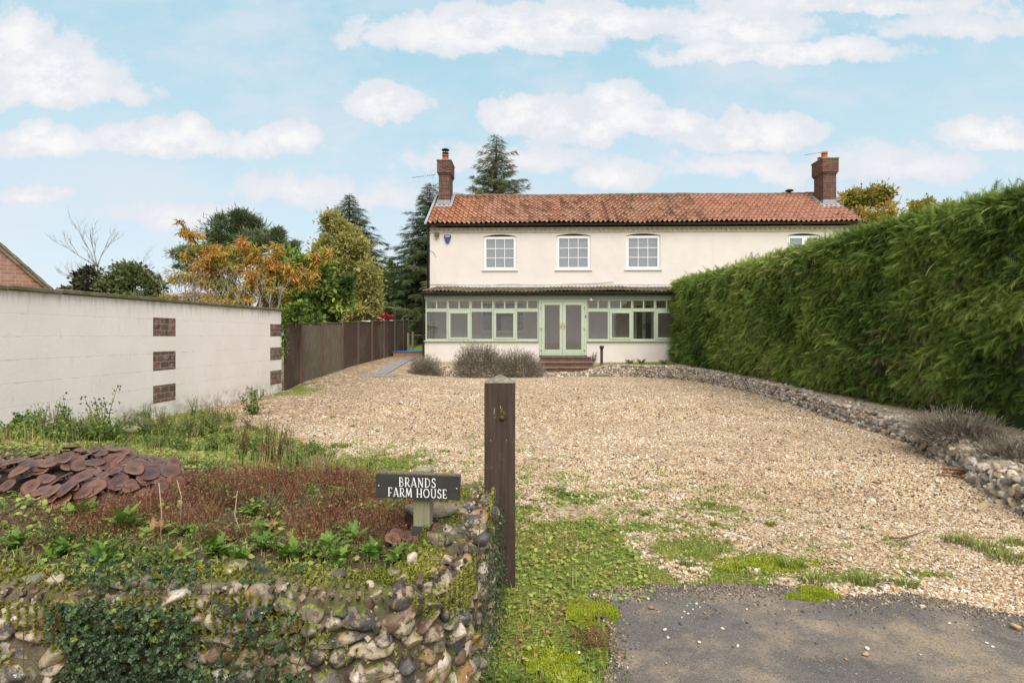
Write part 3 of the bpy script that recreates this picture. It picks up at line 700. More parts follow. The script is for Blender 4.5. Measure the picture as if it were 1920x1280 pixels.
for i in range(5): bay(lx(lb[i], yf)+.002, lx(lb[i+1], yf)-.002, i % 2 == 1)
rb = [1101, 1142, 1185.5, 1228.5, 1272, 1316, 1345]
for i in range(6): bay(lx(rb[i], yf)+.002, lx(rb[i+1], yf)-.002, i % 2 == 1)
# return side of the porch on the left
m = MB(); xs_ = PX0+.02
for k in range(4): yy = yf+.09+k*(PD-.1)/3; m.box(xs_, xs_+.06, yy-.001, yy+.05, SB+.002, ST)
m.box(xs_+.001, xs_+.059, yf+.1, -.01, ST-.06, ST); m.box(xs_+.001, xs_+.059, yf+.1, -.01, SB, SB+.06); m.box(xs_+.001, xs_+.059, yf+.1, -.01, TR0-.03, TR1+.03)
so = m.build('porch_side_window', GP, house); g_ = MB(); g_.box(xs_+.03, xs_+.036, yf+.1, -.01, SB+.05, ST-.05); g_.build('pane', MATS['glass'], so)
m = MB(); m.box(PX0-.04, dx0-.01, yf-.07, yf+.12, SB-.05, SB-.003); m.box(dx1+.01, PX1, yf-.07, yf+.12, SB-.05, SB-.003); m.build('porch_sill', GP, house, bevel=.006)
m = MB(); m.box(PX0-.01, PX1, yf+.0, yf+.1, ST+.002, ST+.14); m.build('fascia', GP, house)
# double doors
m = MB(); jw = .10; y0, y1 = yf-.01, yf+.10
m.box(dx0, dx0+jw, y0, y1, DB-.02, ST-.002); m.box(dx1-jw, dx1, y0, y1, DB-.02, ST-.002); m.box(dx0+jw, dx1-jw, y0, y1, ST-.10, ST-.002); m.box(dx0+jw, dx1-jw, y0-.02, y1, DB-.03, DB+.03)
dr = m.build('door_frame', GP, house, bevel=.004)
xm = lx(1055, yf)
for s, (a, b) in enumerate(((dx0+jw+.004, xm-.004), (xm+.004, dx1-jw-.004))):
    m = MB(); st = .115; ya, yb = yf-.03, yf+.03; z0, z1 = DB+.035, ST-.105
    m.box(a, a+st, ya, yb, z0, z1); m.box(b-st, b, ya, yb, z0, z1); m.box(a+st, b-st, ya, yb, z1-.12, z1); m.box(a+st, b-st, ya, yb, z0, z0+.16)
    d = m.build('porch_door', GP, house, bevel=.006); d['label'] = ('left' if s == 0 else 'right')+' leaf of the green glazed double doors'
    g_ = MB(); g_.box(a+st, b-st, yf-.003, yf+.004, z0+.16, z1-.12); g_.build('pane', MATS['glass'], d)
    h = MB(); hx = b-.05 if s == 0 else a+.05; hz = lz(610, 1055, yf); sg = -1 if s == 0 else 1
    h.box(hx-.015, hx+.015, ya-.012, ya-.001, hz-.14, hz+.09); h.tube([(hx, ya-.01, hz), (hx, ya-.05, hz), (hx+sg*.10, ya-.055, hz+.004)], .01, 6); h.build('handle', MATS['brass'], d)
    for hzz in (575, 615, 655):
        q = MB(); e = a-.006 if s == 0 else b+.006; zz = lz(hzz, 1055, yf); q.box(e-.03, e+.012 if s == 0 else e+.03, ya-.018, ya-.002, zz-.05, zz+.05); q.tube([(e, ya-.016, zz-.03), (e, ya-.016, zz+.06)], .014, 6); q.build('hinge', GP, d)
m = MB(); m.box(dx1-.06, dx1-.035, yf-.03, yf-.012, lz(596,1100,yf), lz(590,1100,yf)); m.build('bell_push', MATS['dark_metal'], house)
m = MB(); xl, zl = lx(1107.5, yf), lz(562, 1107, yf)
m.tube([(xl, yf-.003, zl+.13), (xl, yf-.09, zl+.12), (xl, yf-.10, zl+.05)], .012, 6); m.lathe([(.03, .07), (.045, .05), (.085, -.03), (.085, -.05), (.07, -.05)], (xl, yf-.10, zl), 12)
m.build('porch_lantern', pm('lantern', (.55,.40,.30), .4), house)
# porch roof: mossy interlocking tiles
PE_Y, PE_Z = yf-.22, lz(547, 1000, yf-.2); PT_Z = lz(536.5, 1000, 0)
pr_ = thing('porch_roof', None, None); pr_.parent = house
PM = tile_mat('porch_tile', [(0, (.09,.075,.05)), (.5, (.14,.12,.08)), (1, (.19,.16,.11))], [(.3, (.10,.09,.03)), (.5, (.20,.19,.045)), (.7, (.30,.27,.08))], .14, None, 2.2)
tiles('porch_tile_slope', PX0-.14, PX1, PE_Y, PE_Z, -.004, PT_Z-.05, .15, 7, .016, .035, PM, pr_, 8, ku=6, skew0=.36)
m = MB(); m.prism([(PE_Y+.05, PE_Z-.05), (0-.004, PT_Z-.09), (-.004, PT_Z-.2), (PE_Y+.05, PE_Z-.13)], 'x', PX0-.02, PX1); m.build('soffit', MATS['black_plastic'], pr_)
m = MB(); m.box(PX0+.2, PX1, -.03, -.006, PT_Z-.06, PT_Z+.07)
m.prism([(-.20, PT_Z-.075), (-.006, PT_Z+.0), (-.006, PT_Z+.03), (-.20, PT_Z-.045)], 'x', PX0+.25, PX1); m.build('flashing', pm('flash_grey', (.45,.43,.41), .7, var=(4, (.33,.32,.31))), pr_)
gutter(PX0-.2, PX1, PE_Y-.04, PE_Z-.035, pr_, .055)
m = MB(); m.box(PX0-.12, PX1, PE_Y+.02, PE_Y+.045, PE_Z-.14, PE_Z-.0); m.build('fascia_board', MATS['black_plastic'], pr_)
m = MB(); m.tube([(PX0-.05, PE_Y-.02, PE_Z-.08), (PX0-.05, yf-.05, PE_Z-.25), (PX0-.05, yf-.05, .45)], .034, 8); m.build('downpipe', MATS['black_plastic'], pr_)
# what stands behind the glass: inner window, inner door
def simple_window(name, x0, x1, z0, z1, bars, glassm, fm, door=False):
    m = MB(); f = .06; m.box(x0, x1, .03, .09, z1-f, z1); m.box(x0, x1, .03, .09, z0, z0+f)
    for t in [0]+bars+[1]:
        c = x0+f/2+(x1-x0-f)*t; m.box(c-f/2, c+f/2, .031, .089, z0+f, z1-f)
    o = m.build(name, fm, house); g_ = MB(); g_.box(x0+f, x1-f, .055, .06, z0+f, z1-f); g_.build('pane', glassm, o)
    return o
o = simple_window('inner_window', *GW[0], [.33, .78], pm('dark_glass', (.02,.022,.022), .05, spec=.8), MATS['white_paint'])
m = MB(); a, b, c, d = GW[0]; m.box(a-.1, b+.1, -.12, -.004, c-.06, c-.002); m.build('sill', MATS['cream_render'], o)
o = simple_window('inner_door', *GW[1], [.45, .55], pm('dark_green_glass', (.012,.028,.016), .05, spec=.8), MATS['white_paint'])
m = MB(); zz = lz(612, 1200)
for q in (.455, .545): xq = GW[1][0]+(GW[1][1]-GW[1][0])*q; m.box(xq-.012, xq+.012, .0, .03, zz-.1, zz+.12)
m.build('handle', MATS['dark_metal'], o)

# ------------------------------------------------------------------ brick steps to the door
sx0, sx1 = W(1016, 0, 21.5)[0], W(1112, 0, 21.5)[0]
st = thing('doorstep', 'brick steps with stone treads rising to the green double doors', 'steps', ((sx0+sx1)/2, 21.5, 0))
TRD = pm('tread_stone', (.17,.155,.12), .9, (30, .4, .01), var=(6, (.12,.105,.08)), patch=((.20,.20,.10), 10, .52, .62, .6))
lv = [DB-.06, DB-.24, DB-.42, DB-.60]; yy = [22.05, 21.65, 21.25, 20.85]
for k in range(4):
    ex = .06*k
    m = MB(); m.box(sx0-ex, sx1+ex*.4, yy[k]+.02, yy[k]+.43 if k else 22.62, -.1, lv[k]-.045); m.build('riser', MATS['step_brick'], st, True)
    m = MB(); m.box(sx0-ex-.03, sx1+ex*.4+.02, yy[k]-.01, yy[k]+.425 if k else 22.62, lv[k]-.045, lv[k]); m.build('tread', TRD, st, True, bevel=.008)
m = MB(); m.box(sx0-.35, sx1+1.15, 20.3, 20.82, -.1, .075); m.build('base_slab', TRD, st, True, bevel=.01)

# bollard lamp beside the steps
q = W(1128, 678, 21.6)
o = thing('garden_lamp', 'short brown bollard lamp standing right of the brick steps', 'lamp', (q[0], q[1], .42))
m = MB(); m.box(-.045, .045, -.045, .045, -.1, .52); m.build('post', pm('lamp_brown', (.06,.035,.025), .6), o, bevel=.006)
m = MB(); m.box(-.07, .07, -.10, .05, .52, .63); m.tube([(0, -.08, .575), (0, -.13, .57)], [.04, .045], 8); m.build('lamp_head', MATS['dark_metal'], o, bevel=.008)
# ------------------------------------------------------------------ white block wall on the left
def blockwall_mat():
    m = bpy.data.materials.new('painted_block'); m.use_nodes = True; t = NT(m.node_tree); b = t.n['Principled BSDF']
    co = t.node('ShaderNodeTexCoord').outputs['Object']; s = t.node('ShaderNodeSeparateXYZ', {0: co})
    wob = t.math('MULTIPLY_ADD', t.noise(co, 3, 3).outputs[0], .02, -.01)
    v = t.node('ShaderNodeCombineXYZ', {0: t.math('ADD', s.outputs[0], wob), 1: t.math('ADD', s.outputs[2], t.math('ADD', wob, BZ))}).outputs[0]
    br = t.node('ShaderNodeTexBrick', {'Vector': v, 'Color1': (0,0,0,1), 'Color2': (1,1,1,1), 'Mortar': (.5,.5,.5,1), 'Scale': 1, 'Mortar Size': .005, 'Mortar Smooth': .6, 'Brick Width': .60, 'Row Height': BH})
    n = t.noise(co, 5, 6, .7).outputs[0]; st = t.node('ShaderNodeCombineXYZ', {0: t.math('MULTIPLY', s.outputs[0], 3.5), 1: t.math('MULTIPLY', s.outputs[2], .55)}).outputs[0]
    streak = t.noise(st, 4, 5, .6).outputs[0]
    c = t.mix(t.smooth(t.noise(co, 1.3, 4).outputs[0], .35, .65), (.89,.83,.80), (.85,.79,.75))
    c = t.mix(t.smooth(streak, .56, .76, 0, .28), c, (.48,.44,.37))
    row = t.math('FRACT', t.math('DIVIDE', t.math('ADD', s.outputs[2], t.math('ADD', wob, BZ)), BH)); rl = t.math('ADD', t.smooth(row, .0, .03, 1, 0), t.smooth(row, .97, 1.0, 0, 1), clamp=True)
    c = t.mix(t.math('MULTIPLY', rl, t.smooth(n, .48, .62, .05, .6)), c, (.36,.32,.26))
    c = t.mix(t.math('MULTIPLY', br.outputs['Fac'], t.smooth(n, .58, .7, 0, .3)), c, (.40,.36,.30))
    c = t.mix(t.smooth(t.noise(co, 26, 4, .7).outputs[0], .70, .76, 0, .5), c, (.30,.29,.22))
    c = t.mix(t.math('MULTIPLY', t.smooth(s.outputs[2], .45, -.1), t.smooth(n, .40, .6)), c, (.28,.27,.17))
    c = t.mix(t.math('MULTIPLY', t.smooth(s.outputs[2], 1.72, 2.0), t.smooth(streak, .45, .65, 0, .4)), c, (.33,.31,.24))
    t.put(b.inputs['Base Color'], c); b.inputs['Roughness'].default_value = .75; b.inputs['Specular IOR Level'].default_value = .25
    h = t.math('ADD', t.math('MULTIPLY', br.outputs['Fac'], -.5), t.math('MULTIPLY', t.noise(co, 18, 5, .6).outputs[0], .8))
    bn = t.node('ShaderNodeBump', {'Height': h, 'Strength': .35, 'Distance': .012}); t.l.new(bn.outputs[0], b.inputs['Normal']); return m
WX, WY = -6.30, 4.0; WA = math.atan2(10.8, .47); wc, ws = cos(WA), sin(WA)
def ws_(px):
    p = (px-CX)/F; return (p*WY-WX)/(wc-p*ws)
def wz_(py, px): return CH+(HY-py)*(WY+ws_(px)*ws)/F
PATCH = []
for a, b, xr in ((287, 330, 308), (506.5, 527.5, 517)):
    for y0, y1 in (((596, 630.5), (658.6, 694), (721, 753.5), (783, 806)) if a < 400 else ((607.5, 630.6), (651, 674.5), (694, 720), (738, 760))):
        PATCH.append((ws_(a), ws_(b), wz_(y1, xr), wz_(y0, xr)))
BH = (PATCH[0][3]-PATCH[1][3])/2; BZ = -(PATCH[0][2] % BH)
WL = ws_(527.8); WT = lambda s: 1.975+(s-3.05)*.0075
wall = thing('block_wall', 'white painted block wall with small panels of bare brick and a concrete coping', 'wall', (WX, WY, 0), WA)
HS = [[(a, c), (b, c), (b, d), (a, d)] for a, b, c, d in PATCH if b < WL-.02]
wall_holes('block_face', [(0, -.2), (WL, -.2), (WL, WT(WL)), (0, WT(0))], HS, 0, .2, blockwall_mat(), wall)
for a, b, c, d in PATCH:
    m = MB(); y0 = .006 if b < WL-.02 else -.004
    m.box(a+.003, min(b, WL-.003)-.003, y0, .15, c+.003, d-.003); m.build('brick_panel', MATS['panel_brick'], wall)
x = 0; CR = random.Random(3); pm('coping', (.20,.175,.13), .95, (30, .7, .01), var=(6, (.13,.115,.08)), patch=((.10,.11,.04), 9, .46, .6, .8))
while x < WL+.02:
    e = min(x+.79, WL+.03); m = MB(); dz = CR.uniform(-.004, .004)
    m.box(x+.004, e-.004, -.05+CR.uniform(-.006, .006), .25, WT(x+.4)+.004+dz, WT(x+.4)+.060+dz); m.build('coping_slab', MATS['coping'], wall, bevel=.008); x += .79

# ------------------------------------------------------------------ wooden fences
def wood_mat(name, c1, c2, sc=3, patch=None, rough=.85):
    m = bpy.data.materials.new(name); m.use_nodes = True; t = NT(m.node_tree); b = t.n['Principled BSDF']
    co = t.node('ShaderNodeTexCoord').outputs['Object']; st = t.vmath('MULTIPLY', co, (22, 22, 1.2))
    n = t.noise(st, sc, 5, .65).outputs[0]
    c = t.mix(t.smooth(n, .3, .7), c1, c2)
    for pt in (patch or []): c = t.mix(t.math('MULTIPLY', t.smooth(t.noise(co, pt[1], 6, .65).outputs[0], pt[2], pt[3]), pt[4]), c, pt[0])
    t.put(b.inputs['Base Color'], c); b.inputs['Roughness'].default_value = rough; b.inputs['Specular IOR Level'].default_value = .25
    bn = t.node('ShaderNodeBump', {'Height': n, 'Strength': .5, 'Distance': .006}); t.l.new(bn.outputs[0], b.inputs['Normal']); MATS[name] = m; return m
FW = wood_mat('fence_wood', (.050,.032,.025), (.10,.068,.052), patch=[((.14,.13,.09), .5, .45, .62, .6)])
FP = wood_mat('fence_post_wood', (.10,.065,.048), (.17,.12,.085))
FG = wood_mat('grey_fence_wood', (.085,.07,.05), (.20,.165,.12), patch=[((.10,.115,.06), 2, .5, .65, .6)])
fence = thing('panel_fence', 'dark brown vertical board fence running back from the white wall', 'fence', (-5.8, 15, 0))
def fpx(px): Y = 7080/(1005-px); return ((px-CX)*Y/F, Y)
fpts = [(-5.80, 14.95)]+[fpx(p) for p in (562, 601, 640, 670, 696, 718.7, 739, 755, 764)]
ftop = [lambda x, y: 0][0]
for k in range(len(fpts)-1):
    (xa, ya), (xb, yb) = fpts[k], fpts[k+1]; ln = math.hypot(xb-xa, yb-ya); nb = max(4, int(ln/.115)); m = MB()
    dx, dy = (xb-xa)/ln, (yb-ya)/ln; nxn, nyn = dy, -dx
    if k == 0: nb = 9
    topz = lambda y: CH+.30+(.775-.30)*(y-15)/(29.4-15)
    g0 = float(H(xa, ya)); g1 = float(H(xb, yb)); fr = random.Random(k)
    for i in range(nb):
        t0, t1 = i/nb, (i+1)/nb-.01/ln; q = [(xa+(xb-xa)*t0, ya+(yb-ya)*t0), (xa+(xb-xa)*t1, ya+(yb-ya)*t1)]
        o0, o1 = .0, .022; tz = topz((ya+yb)/2)+fr.uniform(-.006, .006); zb = min(g0, g1)-.1
        P = [(q[0][0]+nxn*o0, q[0][1]+nyn*o0), (q[1][0]+nxn*o1, q[1][1]+nyn*o1), (q[1][0]-nxn*.012, q[1][1]-nyn*.012), (q[0][0]-nxn*.016, q[0][1]-nyn*.016)]
        m.prism([p for p in P], 'z', zb, tz)
    pl = m.build('fence_panel', FG if k in (1, 2) else FW, fence, True)
    if k in (1, 2): pl['label'] = 'weathered grey-green fence panel'
    m = MB(); m.tube([(xa+nxn*.02-dx*.0, ya+nyn*.02, topz(ya)+.012), (xb+nxn*.02, yb+nyn*.02, topz(ya)+.012)], .02, 4); m.build('capping_rail', FP, fence, True)
for k, (xa, ya) in enumerate(fpts):
    if k == 0: continue
    m = MB(); s = .05; z1 = CH+.30+(.475)*(ya-15)/14.4+.03+(.05 if k > 7 else 0)
    m.box(xa-s+.02, xa+s+.02, ya-s, ya+s, -.1, z1); m.build('fence_post', FP, fence, True, bevel=.004)
ff = thing('horizontal_fence', 'dark fence with pale rails beyond the lawn at the far left of the house', 'fence', (-5, 34, .9))
for a, b in ((-7.5, -5.72), (-5.66, -3.9), (-3.84, -2.1)):
    for i, (z0, z1) in enumerate(((.55, 1.28), (1.32, 1.62), (1.66, 2.26))):
        m = MB(); m.box(a, b, 33.98, 34.02, z0+.01, z1); m.build('fence_board', FW, ff, True)
    m = MB(); [m.box(a, b, 33.94, 33.975, z, z+.05) for z in (1.29, 1.63, 2.27)]; m.build('rail', pm('pale_rail', (.30,.27,.23), .8), ff, True)
    m = MB(); m.box(b+.0, b+.06, 33.95, 34.05, .5, 2.35); m.build('fence_post', FP, ff, True)
SWD = wood_mat('stake_wood', (.20,.16,.11), (.32,.26,.18))
for k, (px, pt, Y) in enumerate(((765.5, 624, 27.2), (774, 622, 28.6))):
    x = (px-CX)*Y/F; zt = CH+(HY-pt)*Y/F
    m = MB(); m.box(x-.05, x+.05, Y-.05, Y+.05, .4, zt); o = thing('wooden_stake', ['short square timber stake at the end of the brown fence', 'slim timber stake on the lawn behind the blue cover'][k], 'stake', (x, Y, .5)); m.build('stake', SWD, o, True, bevel=.006)
m = MB(); xa = (766-CX)*27.2/F
o = thing('wire_rail', 'thin timber rail between the stakes and the house corner', 'rail', (-4.5, 27.2, 1.3)); m.tube([(xa+.06, 27.2, 1.44), (-3.3, 27.2, 1.44)], .016, 5); m.build('rail', SWD, o, True)

# timber framed sandpit with a blue cover, slab path
sp = thing('sandpit', 'low timber sandpit with a bright blue cover beside the house corner', 'sandpit', (-4.55, 26.6, .5))
m = MB(); x0, x1, y0, y1 = -5.25, -3.75, 25.9, 27.0
for a in ((x0, x1, y0, y0+.06), (x0, x1, y1-.06, y1), (x0, x0+.06, y0+.062, y1-.062), (x1-.06, x1, y0+.062, y1-.062)): m.box(*a, .40, .69)
m.build('timber_frame', wood_mat('orange_timber', (.30,.15,.06), (.42,.23,.10)), sp, True, bevel=.008)
m = MB(); m.box(x0-.03, x1+.03, y0-.03, y1+.03, .692, .72)
for i in range(5): m.tube([(x0-.03, y0+.1+i*.22, .72), (x1+.03, y0+.12+i*.22, .72)], .014, 5)
m.build('cover', pm('blue_cover', (.03,.16,.52), .4, spec=.5), sp, True)
SLAB = pm('slab', (.27,.26,.26), .9, (40, .5, .008), var=(3, (.20,.19,.19)), patch=((.33,.30,.27), 8, .5, .7, .6))
SR = random.Random(9)
for k in range(6):
    y0 = 19.1+k*1.08; o = thing('paving_slab', ['nearest', 'second', 'third', 'fourth', 'fifth', 'farthest'][k]+' grey slab of the path along the house, counted from the drive', 'paving slab', (-4.3, y0+.5, float(H(-4.3, y0+.5))), SR.uniform(-.02, .02), 'slabs of the side path')
    m = MB(); m.box(-.24, .24, -.52, .52, -.03, .035); s = m.build('slab', SLAB, o, bevel=.006)
    o.rotation_euler[0] = math.atan2(float(H(-4.3, y0+1)-H(-4.3, y0)), 1.0)
o = thing('paving_slab', 'grey slab lying crosswise in the shingle at the start of the path', 'paving slab', (-4.25, 18.62, float(H(-4.25, 18.6))), .05, 'slabs of the side path')
m = MB(); m.box(-.52, .52, -.22, .22, -.03, .025); m.build('slab', SLAB, o, bevel=.006)

# ------------------------------------------------------------------ flint walls
def ico(sub, seed, amp=.25, sq=(1,1,1)):
    bm = bmesh.new(); bmesh.ops.create_icosphere(bm, subdivisions=sub, radius=1); r = random.Random(seed)
    cuts = [(Vector((r.gauss(0,1), r.gauss(0,1), r.gauss(0,1))).normalized(), r.uniform(.55, .93)) for _ in range(10)]
    ph = [r.uniform(0, 6) for _ in range(6)]
    for v in bm.verts:
        c = v.co.copy(); k = 1+amp*(sin(c.x*2.1+ph[0])*sin(c.y*2.3+ph[1])+.5*sin(c.z*4+ph[2])*sin(c.x*4.4+ph[3])+.25*sin(c.y*9+ph[4])*sin(c.z*8+ph[5]))
        c *= k
        for nrm, d in cuts:
            e = c.dot(nrm)-d
            if e > 0: c -= nrm*e
        v.co = Vector((c.x*sq[0], c.y*sq[1], c.z*sq[2]))
    V = np.array([v.co for v in bm.verts]); Fa = np.array([[v.index for v in f.verts] for f in bm.faces]); bm.free(); return V, Fa
def flint_mat(name, moss, zlo=0, zhi=1, stops=None):
    m = bpy.data.materials.new(name); m.use_nodes = True; t = NT(m.node_tree); b = t.n['Principled BSDF']
    co = t.node('ShaderNodeTexCoord').outputs['Object']; at = t.node('ShaderNodeAttribute', attribute_name='var').outputs['Fac']
    c = t.ramp(at, stops, 'CONSTANT')
    n = t.noise(co, 13, 5, .65).outputs[0]; n2 = t.noise(co, 30, 5, .65).outputs[0]; n3 = t.noise(co, 70, 3, .6).outputs[0]
    c = t.mix(t.smooth(n, .50, .62, 0, .75), c, (.42,.34,.25))
    c = t.mix(t.smooth(n2, .55, .63, 0, .8), c, (.09,.065,.05))
    c = t.mix(t.smooth(t.noise(co, 19, 4, .6).outputs[0], .61, .66, 0, .7), c, (.40,.19,.06))
    c = t.mix(t.smooth(t.noise(co, 16, 5, .7).outputs[0], .62, .66, 0, .9), c, (.62,.57,.50))
    c = t.mix(t.smooth(n3, .4, .7, 0, .3), c, (.10,.08,.06))
    g = t.node('ShaderNodeNewGeometry').outputs['Normal']; nz = t.node('ShaderNodeSeparateXYZ', {0: g}).outputs[2]
    mk = t.smooth(t.math('ADD', t.math('MULTIPLY', nz, .22), t.noise(co, 5, 6, .7).outputs[0]), .72-moss, .80-moss)
    c = t.mix(t.math('MULTIPLY', mk, .93), c, t.ramp(n3, [(.3, (.04,.045,.01)), (.5, (.12,.13,.02)), (.7, (.24,.25,.05))]))
    t.put(b.inputs['Base Color'], c); t.put(b.inputs['Roughness'], t.smooth(mk, 0, 1, .5, .95)); b.inputs['Specular IOR Level'].default_value = .4
    bn = t.node('ShaderNodeBump', {'Height': t.math('ADD', n2, t.math('MULTIPLY', n3, .5)), 'Strength': .5, 'Distance': .012}); t.l.new(bn.outputs[0], b.inputs['Normal']); return m
FS1 = [(0, (.065,.06,.066)), (.15, (.16,.14,.125)), (.27, (.36,.29,.21)), (.39, (.30,.15,.06)), (.48, (.13,.08,.05)), (.62, (.50,.43,.35)), (.70, (.05,.042,.04)), (.82, (.28,.18,.10)), (.91, (.20,.165,.13))]
FS2 = [(0, (.22,.20,.185)), (.18, (.40,.35,.29)), (.38, (.56,.49,.40)), (.60, (.66,.58,.49)), (.74, (.44,.31,.20)), (.84, (.13,.115,.105)), (.93, (.50,.37,.25))]
FM1 = flint_mat('mossy_flint', .05, stops=FS1); FM2 = flint_mat('pale_flint', -.06, stops=FS2)
MORT = pm('old_mortar', (.15,.12,.08), .95, (35, .9, .02), var=(7, (.085,.065,.04)), patch=[((.10,.115,.025), 3.2, .47, .58, .9), ((.30,.26,.2), 16, .58, .68, .6)])
MORT2 = pm('dusty_mortar', (.36,.31,.25), .95, (30, .9, .02), var=(7, (.22,.18,.14)))
STN = [ico(3, i, .22) for i in range(7)]
def flint_wall(root, C, hfun, thick, batter, sz, rowh, top_n, mort, stone, seed, zb=-.1):
    """C: outer face line (n,2); stones laid in rough courses on the outer face, more on the top"""
    rg = np.random.default_rng(seed); t_ = norm(np.gradient(C, axis=0)); out = np.stack([t_[:, 1], -t_[:, 0]], 1)
    d = np.r_[0, np.cumsum(np.linalg.norm(np.diff(C, axis=0), axis=1))]; h = hfun(C[:, 0], C[:, 1])
    prof = [(0, zb, 0), (.25, None, .012), (.5, None, .018), (.75, None, .015), (.86, None, -.03), (.94, None, -.12), (.99, None, -.28), (1.01, None, -.55), (1.0, None, -.90), (.7, None, -1.0), (0, zb, -1.0)]
    rows = []
    for i, (f, _, o) in enumerate(prof):
        z = np.where(f > 0, zb+(h-zb)*f, zb); off = (o*thick if o < -.01 else o)+batter*(1-f)*(o > -.9)
        nn = (fbm(d*6, d*0+i*3.3, 3, seed)-.5)*.05
        rows.append(np.c_[C+out*(off+nn)[:, None], z+nn*.6*(f > .5)])
    V = np.stack(rows, 1); a, b = V.shape[:2]; ii = (np.arange(a-1)[:, None]*b+np.arange(b-1)[None]).ravel()
    core = link('wall_core', mesh_np(V.reshape(-1, 3), np.stack([ii, ii+b, ii+b+1, ii+1], 1), 'core', True), mort, root, True)
    P, Rm, S, Va = [], [], [], []
    z = .0; r = 0
    hmax = h.max()
    while z < hmax+.02:
        s = rg.uniform(0, sz)
        while s < d[-1]-.02:
            w = sz*rg.lognormal(.05, .34); x = np.interp(s, d, C[:, 0]); y = np.interp(s, d, C[:, 1]); ox = np.interp(s, d, out[:, 0]); oy = np.interp(s, d, out[:, 1])
            hh = np.interp(s, d, h); zz = z+rg.normal(0, rowh*.16)
            if zz < hh-.01:
                bt = batter*(1-zz/hh)+.008; P.append((x+ox*bt, y+oy*bt, zz)); tx, ty = -oy, ox; tl = rg.normal(.18, .3)
                Rm.append(np.array([[tx*cos(tl), ox, -tx*sin(tl)], [ty*cos(tl), oy, -ty*sin(tl)], [sin(tl), 0, cos(tl)]])); S.append((w*.62, .056*rg.uniform(.7, 1.3)*min(1, sz/.1), rowh*.57*rg.uniform(.72, 1.35))); Va.append(rg.random())
            s += w*rg.uniform(.85, 1.15)
        z += rowh*rg.uniform(.88, 1.05); r += 1
    for _ in range(top_n):
        s = rg.uniform(0, d[-1]); x = np.interp(s, d, C[:, 0]); y = np.interp(s, d, C[:, 1]); ox = np.interp(s, d, out[:, 0]); oy = np.interp(s, d, out[:, 1]); q = rg.uniform(.03, .95)*thick
        P.append((x-ox*q, y-oy*q, float(np.interp(s, d, h))*(1-.10*max(0, 1-q/(thick*.35)))+rg.normal(-.008, .012))); a = rg.uniform(0, 6.28)
        Rm.append(np.array([[cos(a), -sin(a), 0], [sin(a), cos(a), 0], [0, 0, 1]])); S.append((sz*rg.uniform(.3, .6), sz*rg.uniform(.22, .42), rowh*rg.uniform(.3, .5))); Va.append(rg.random())
    P, Rm, S, Va = map(np.array, (P, Rm, S, Va)); idx = rg.integers(0, len(STN), len(P)); parts = []
    for k, (T, Fa) in enumerate(STN):
        q = idx == k
        if q.sum() == 0: continue
        V = (np.einsum('nij,nvj->nvi', Rm[q], T[None]*S[q][:, None, :])+P[q][:, None, :]).reshape(-1, 3)
        FF = (Fa[None]+(np.arange(q.sum())*len(T))[:, None, None]).reshape(-1, 3); parts.append((V, FF, np.repeat(Va[q], len(Fa))))
    return link('flint_facing', cat_mesh(parts, 'flints', True), stone, root, True)
FC = resample([(-3.9,2.02),(-1.5,1.97),(-.72,1.93),(-.42,1.96),(-.27,2.08),(-.20,2.28),(-.17,2.6),(-.155,2.9),(-.15,3.30)], .03)
def ftopz(x, y): return .555+.03*sst(y, 2.3, 2.9)+.02*np.sin(x*5)+.02*(fbm(x*4, y*4, 3)-.5)+.015*sst(y, 2.2, 2.9)
fw = thing('flint_boundary_wall', 'low mossy flint wall at the front with rounded corner against the gate post', 'wall', (-.3, 2.1, 0))
flint_wall(fw, FC, ftopz, .20, .03, .078, .054, 230, MORT, FM1, 5)
lw = thing('flint_retaining_wall', 'low pale flint retaining wall curving along the right of the drive below the hedge', 'wall', (5, 12, 0))
LC = resample(WALLC, .06); keep = np.ones(len(LC), bool)
flint_wall(lw, LC, walltop, .26, .07, .08, .065, 700, MORT2, FM2, 6)

# moss cushions on the front wall
tri = np.array([(0,-.5,0),(0,.5,0),(.35,0,1)], float); triF = np.array([(0,1,2)])
blade = np.array([(0,-.5,0),(0,.5,0),(.12,-.32,.55),(.12,.32,.55),(.42,0,1)], float); bladeF = np.array([(0,1,3),(0,3,2),(2,3,4)])
leafmat('moss_tips', [(0, (.07,.075,.014)), (.4, (.18,.195,.03)), (.75, (.31,.32,.055)), (1, (.36,.28,.09))], .1, .9)
n = 75000; s = RNG.integers(0, len(FC), n); t_ = norm(np.gradient(FC, axis=0)); out = np.stack([t_[:, 1], -t_[:, 0]], 1)
q = RNG.uniform(-.02, .22, n); fr_ = RNG.random(n) < .30
pos = np.c_[FC[s]-out[s]*q[:, None], ftopz(FC[s, 0], FC[s, 1])*(1-.13*np.clip(1-q/.09, 0, 1.2))+RNG.normal(.0, .006, n)]
pos[fr_, :2] = (FC[s]+out[s]*.045)[fr_]; pos[fr_, 2] -= RNG.random(fr_.sum())**2.2*.16
mn = fbm(pos[:, 0]*6+pos[:, 2]*9, pos[:, 1]*9, 4, 2); k = mn > np.where(fr_, .50, .36)
pos = pos[k]; vv = np.clip(mn[k]*1.5-.25+RNG.normal(0, .14, k.sum()), 0, 1); nd = norm(RNG.normal(size=(len(pos), 3))*(.5,.5,.3)+np.c_[out[s][k]*.5, np.ones(len(pos))*.7])
link('moss', scatter(tri, triF, pos, frames(np.cross(nd, rdir(len(pos))), up=nd), np.c_[RNG.uniform(.007, .014, len(pos)), RNG.uniform(.007, .011, len(pos)), RNG.uniform(.010, .020, len(pos))], vv), MATS['moss_tips'], fw, True)['kind'] = 'stuff'

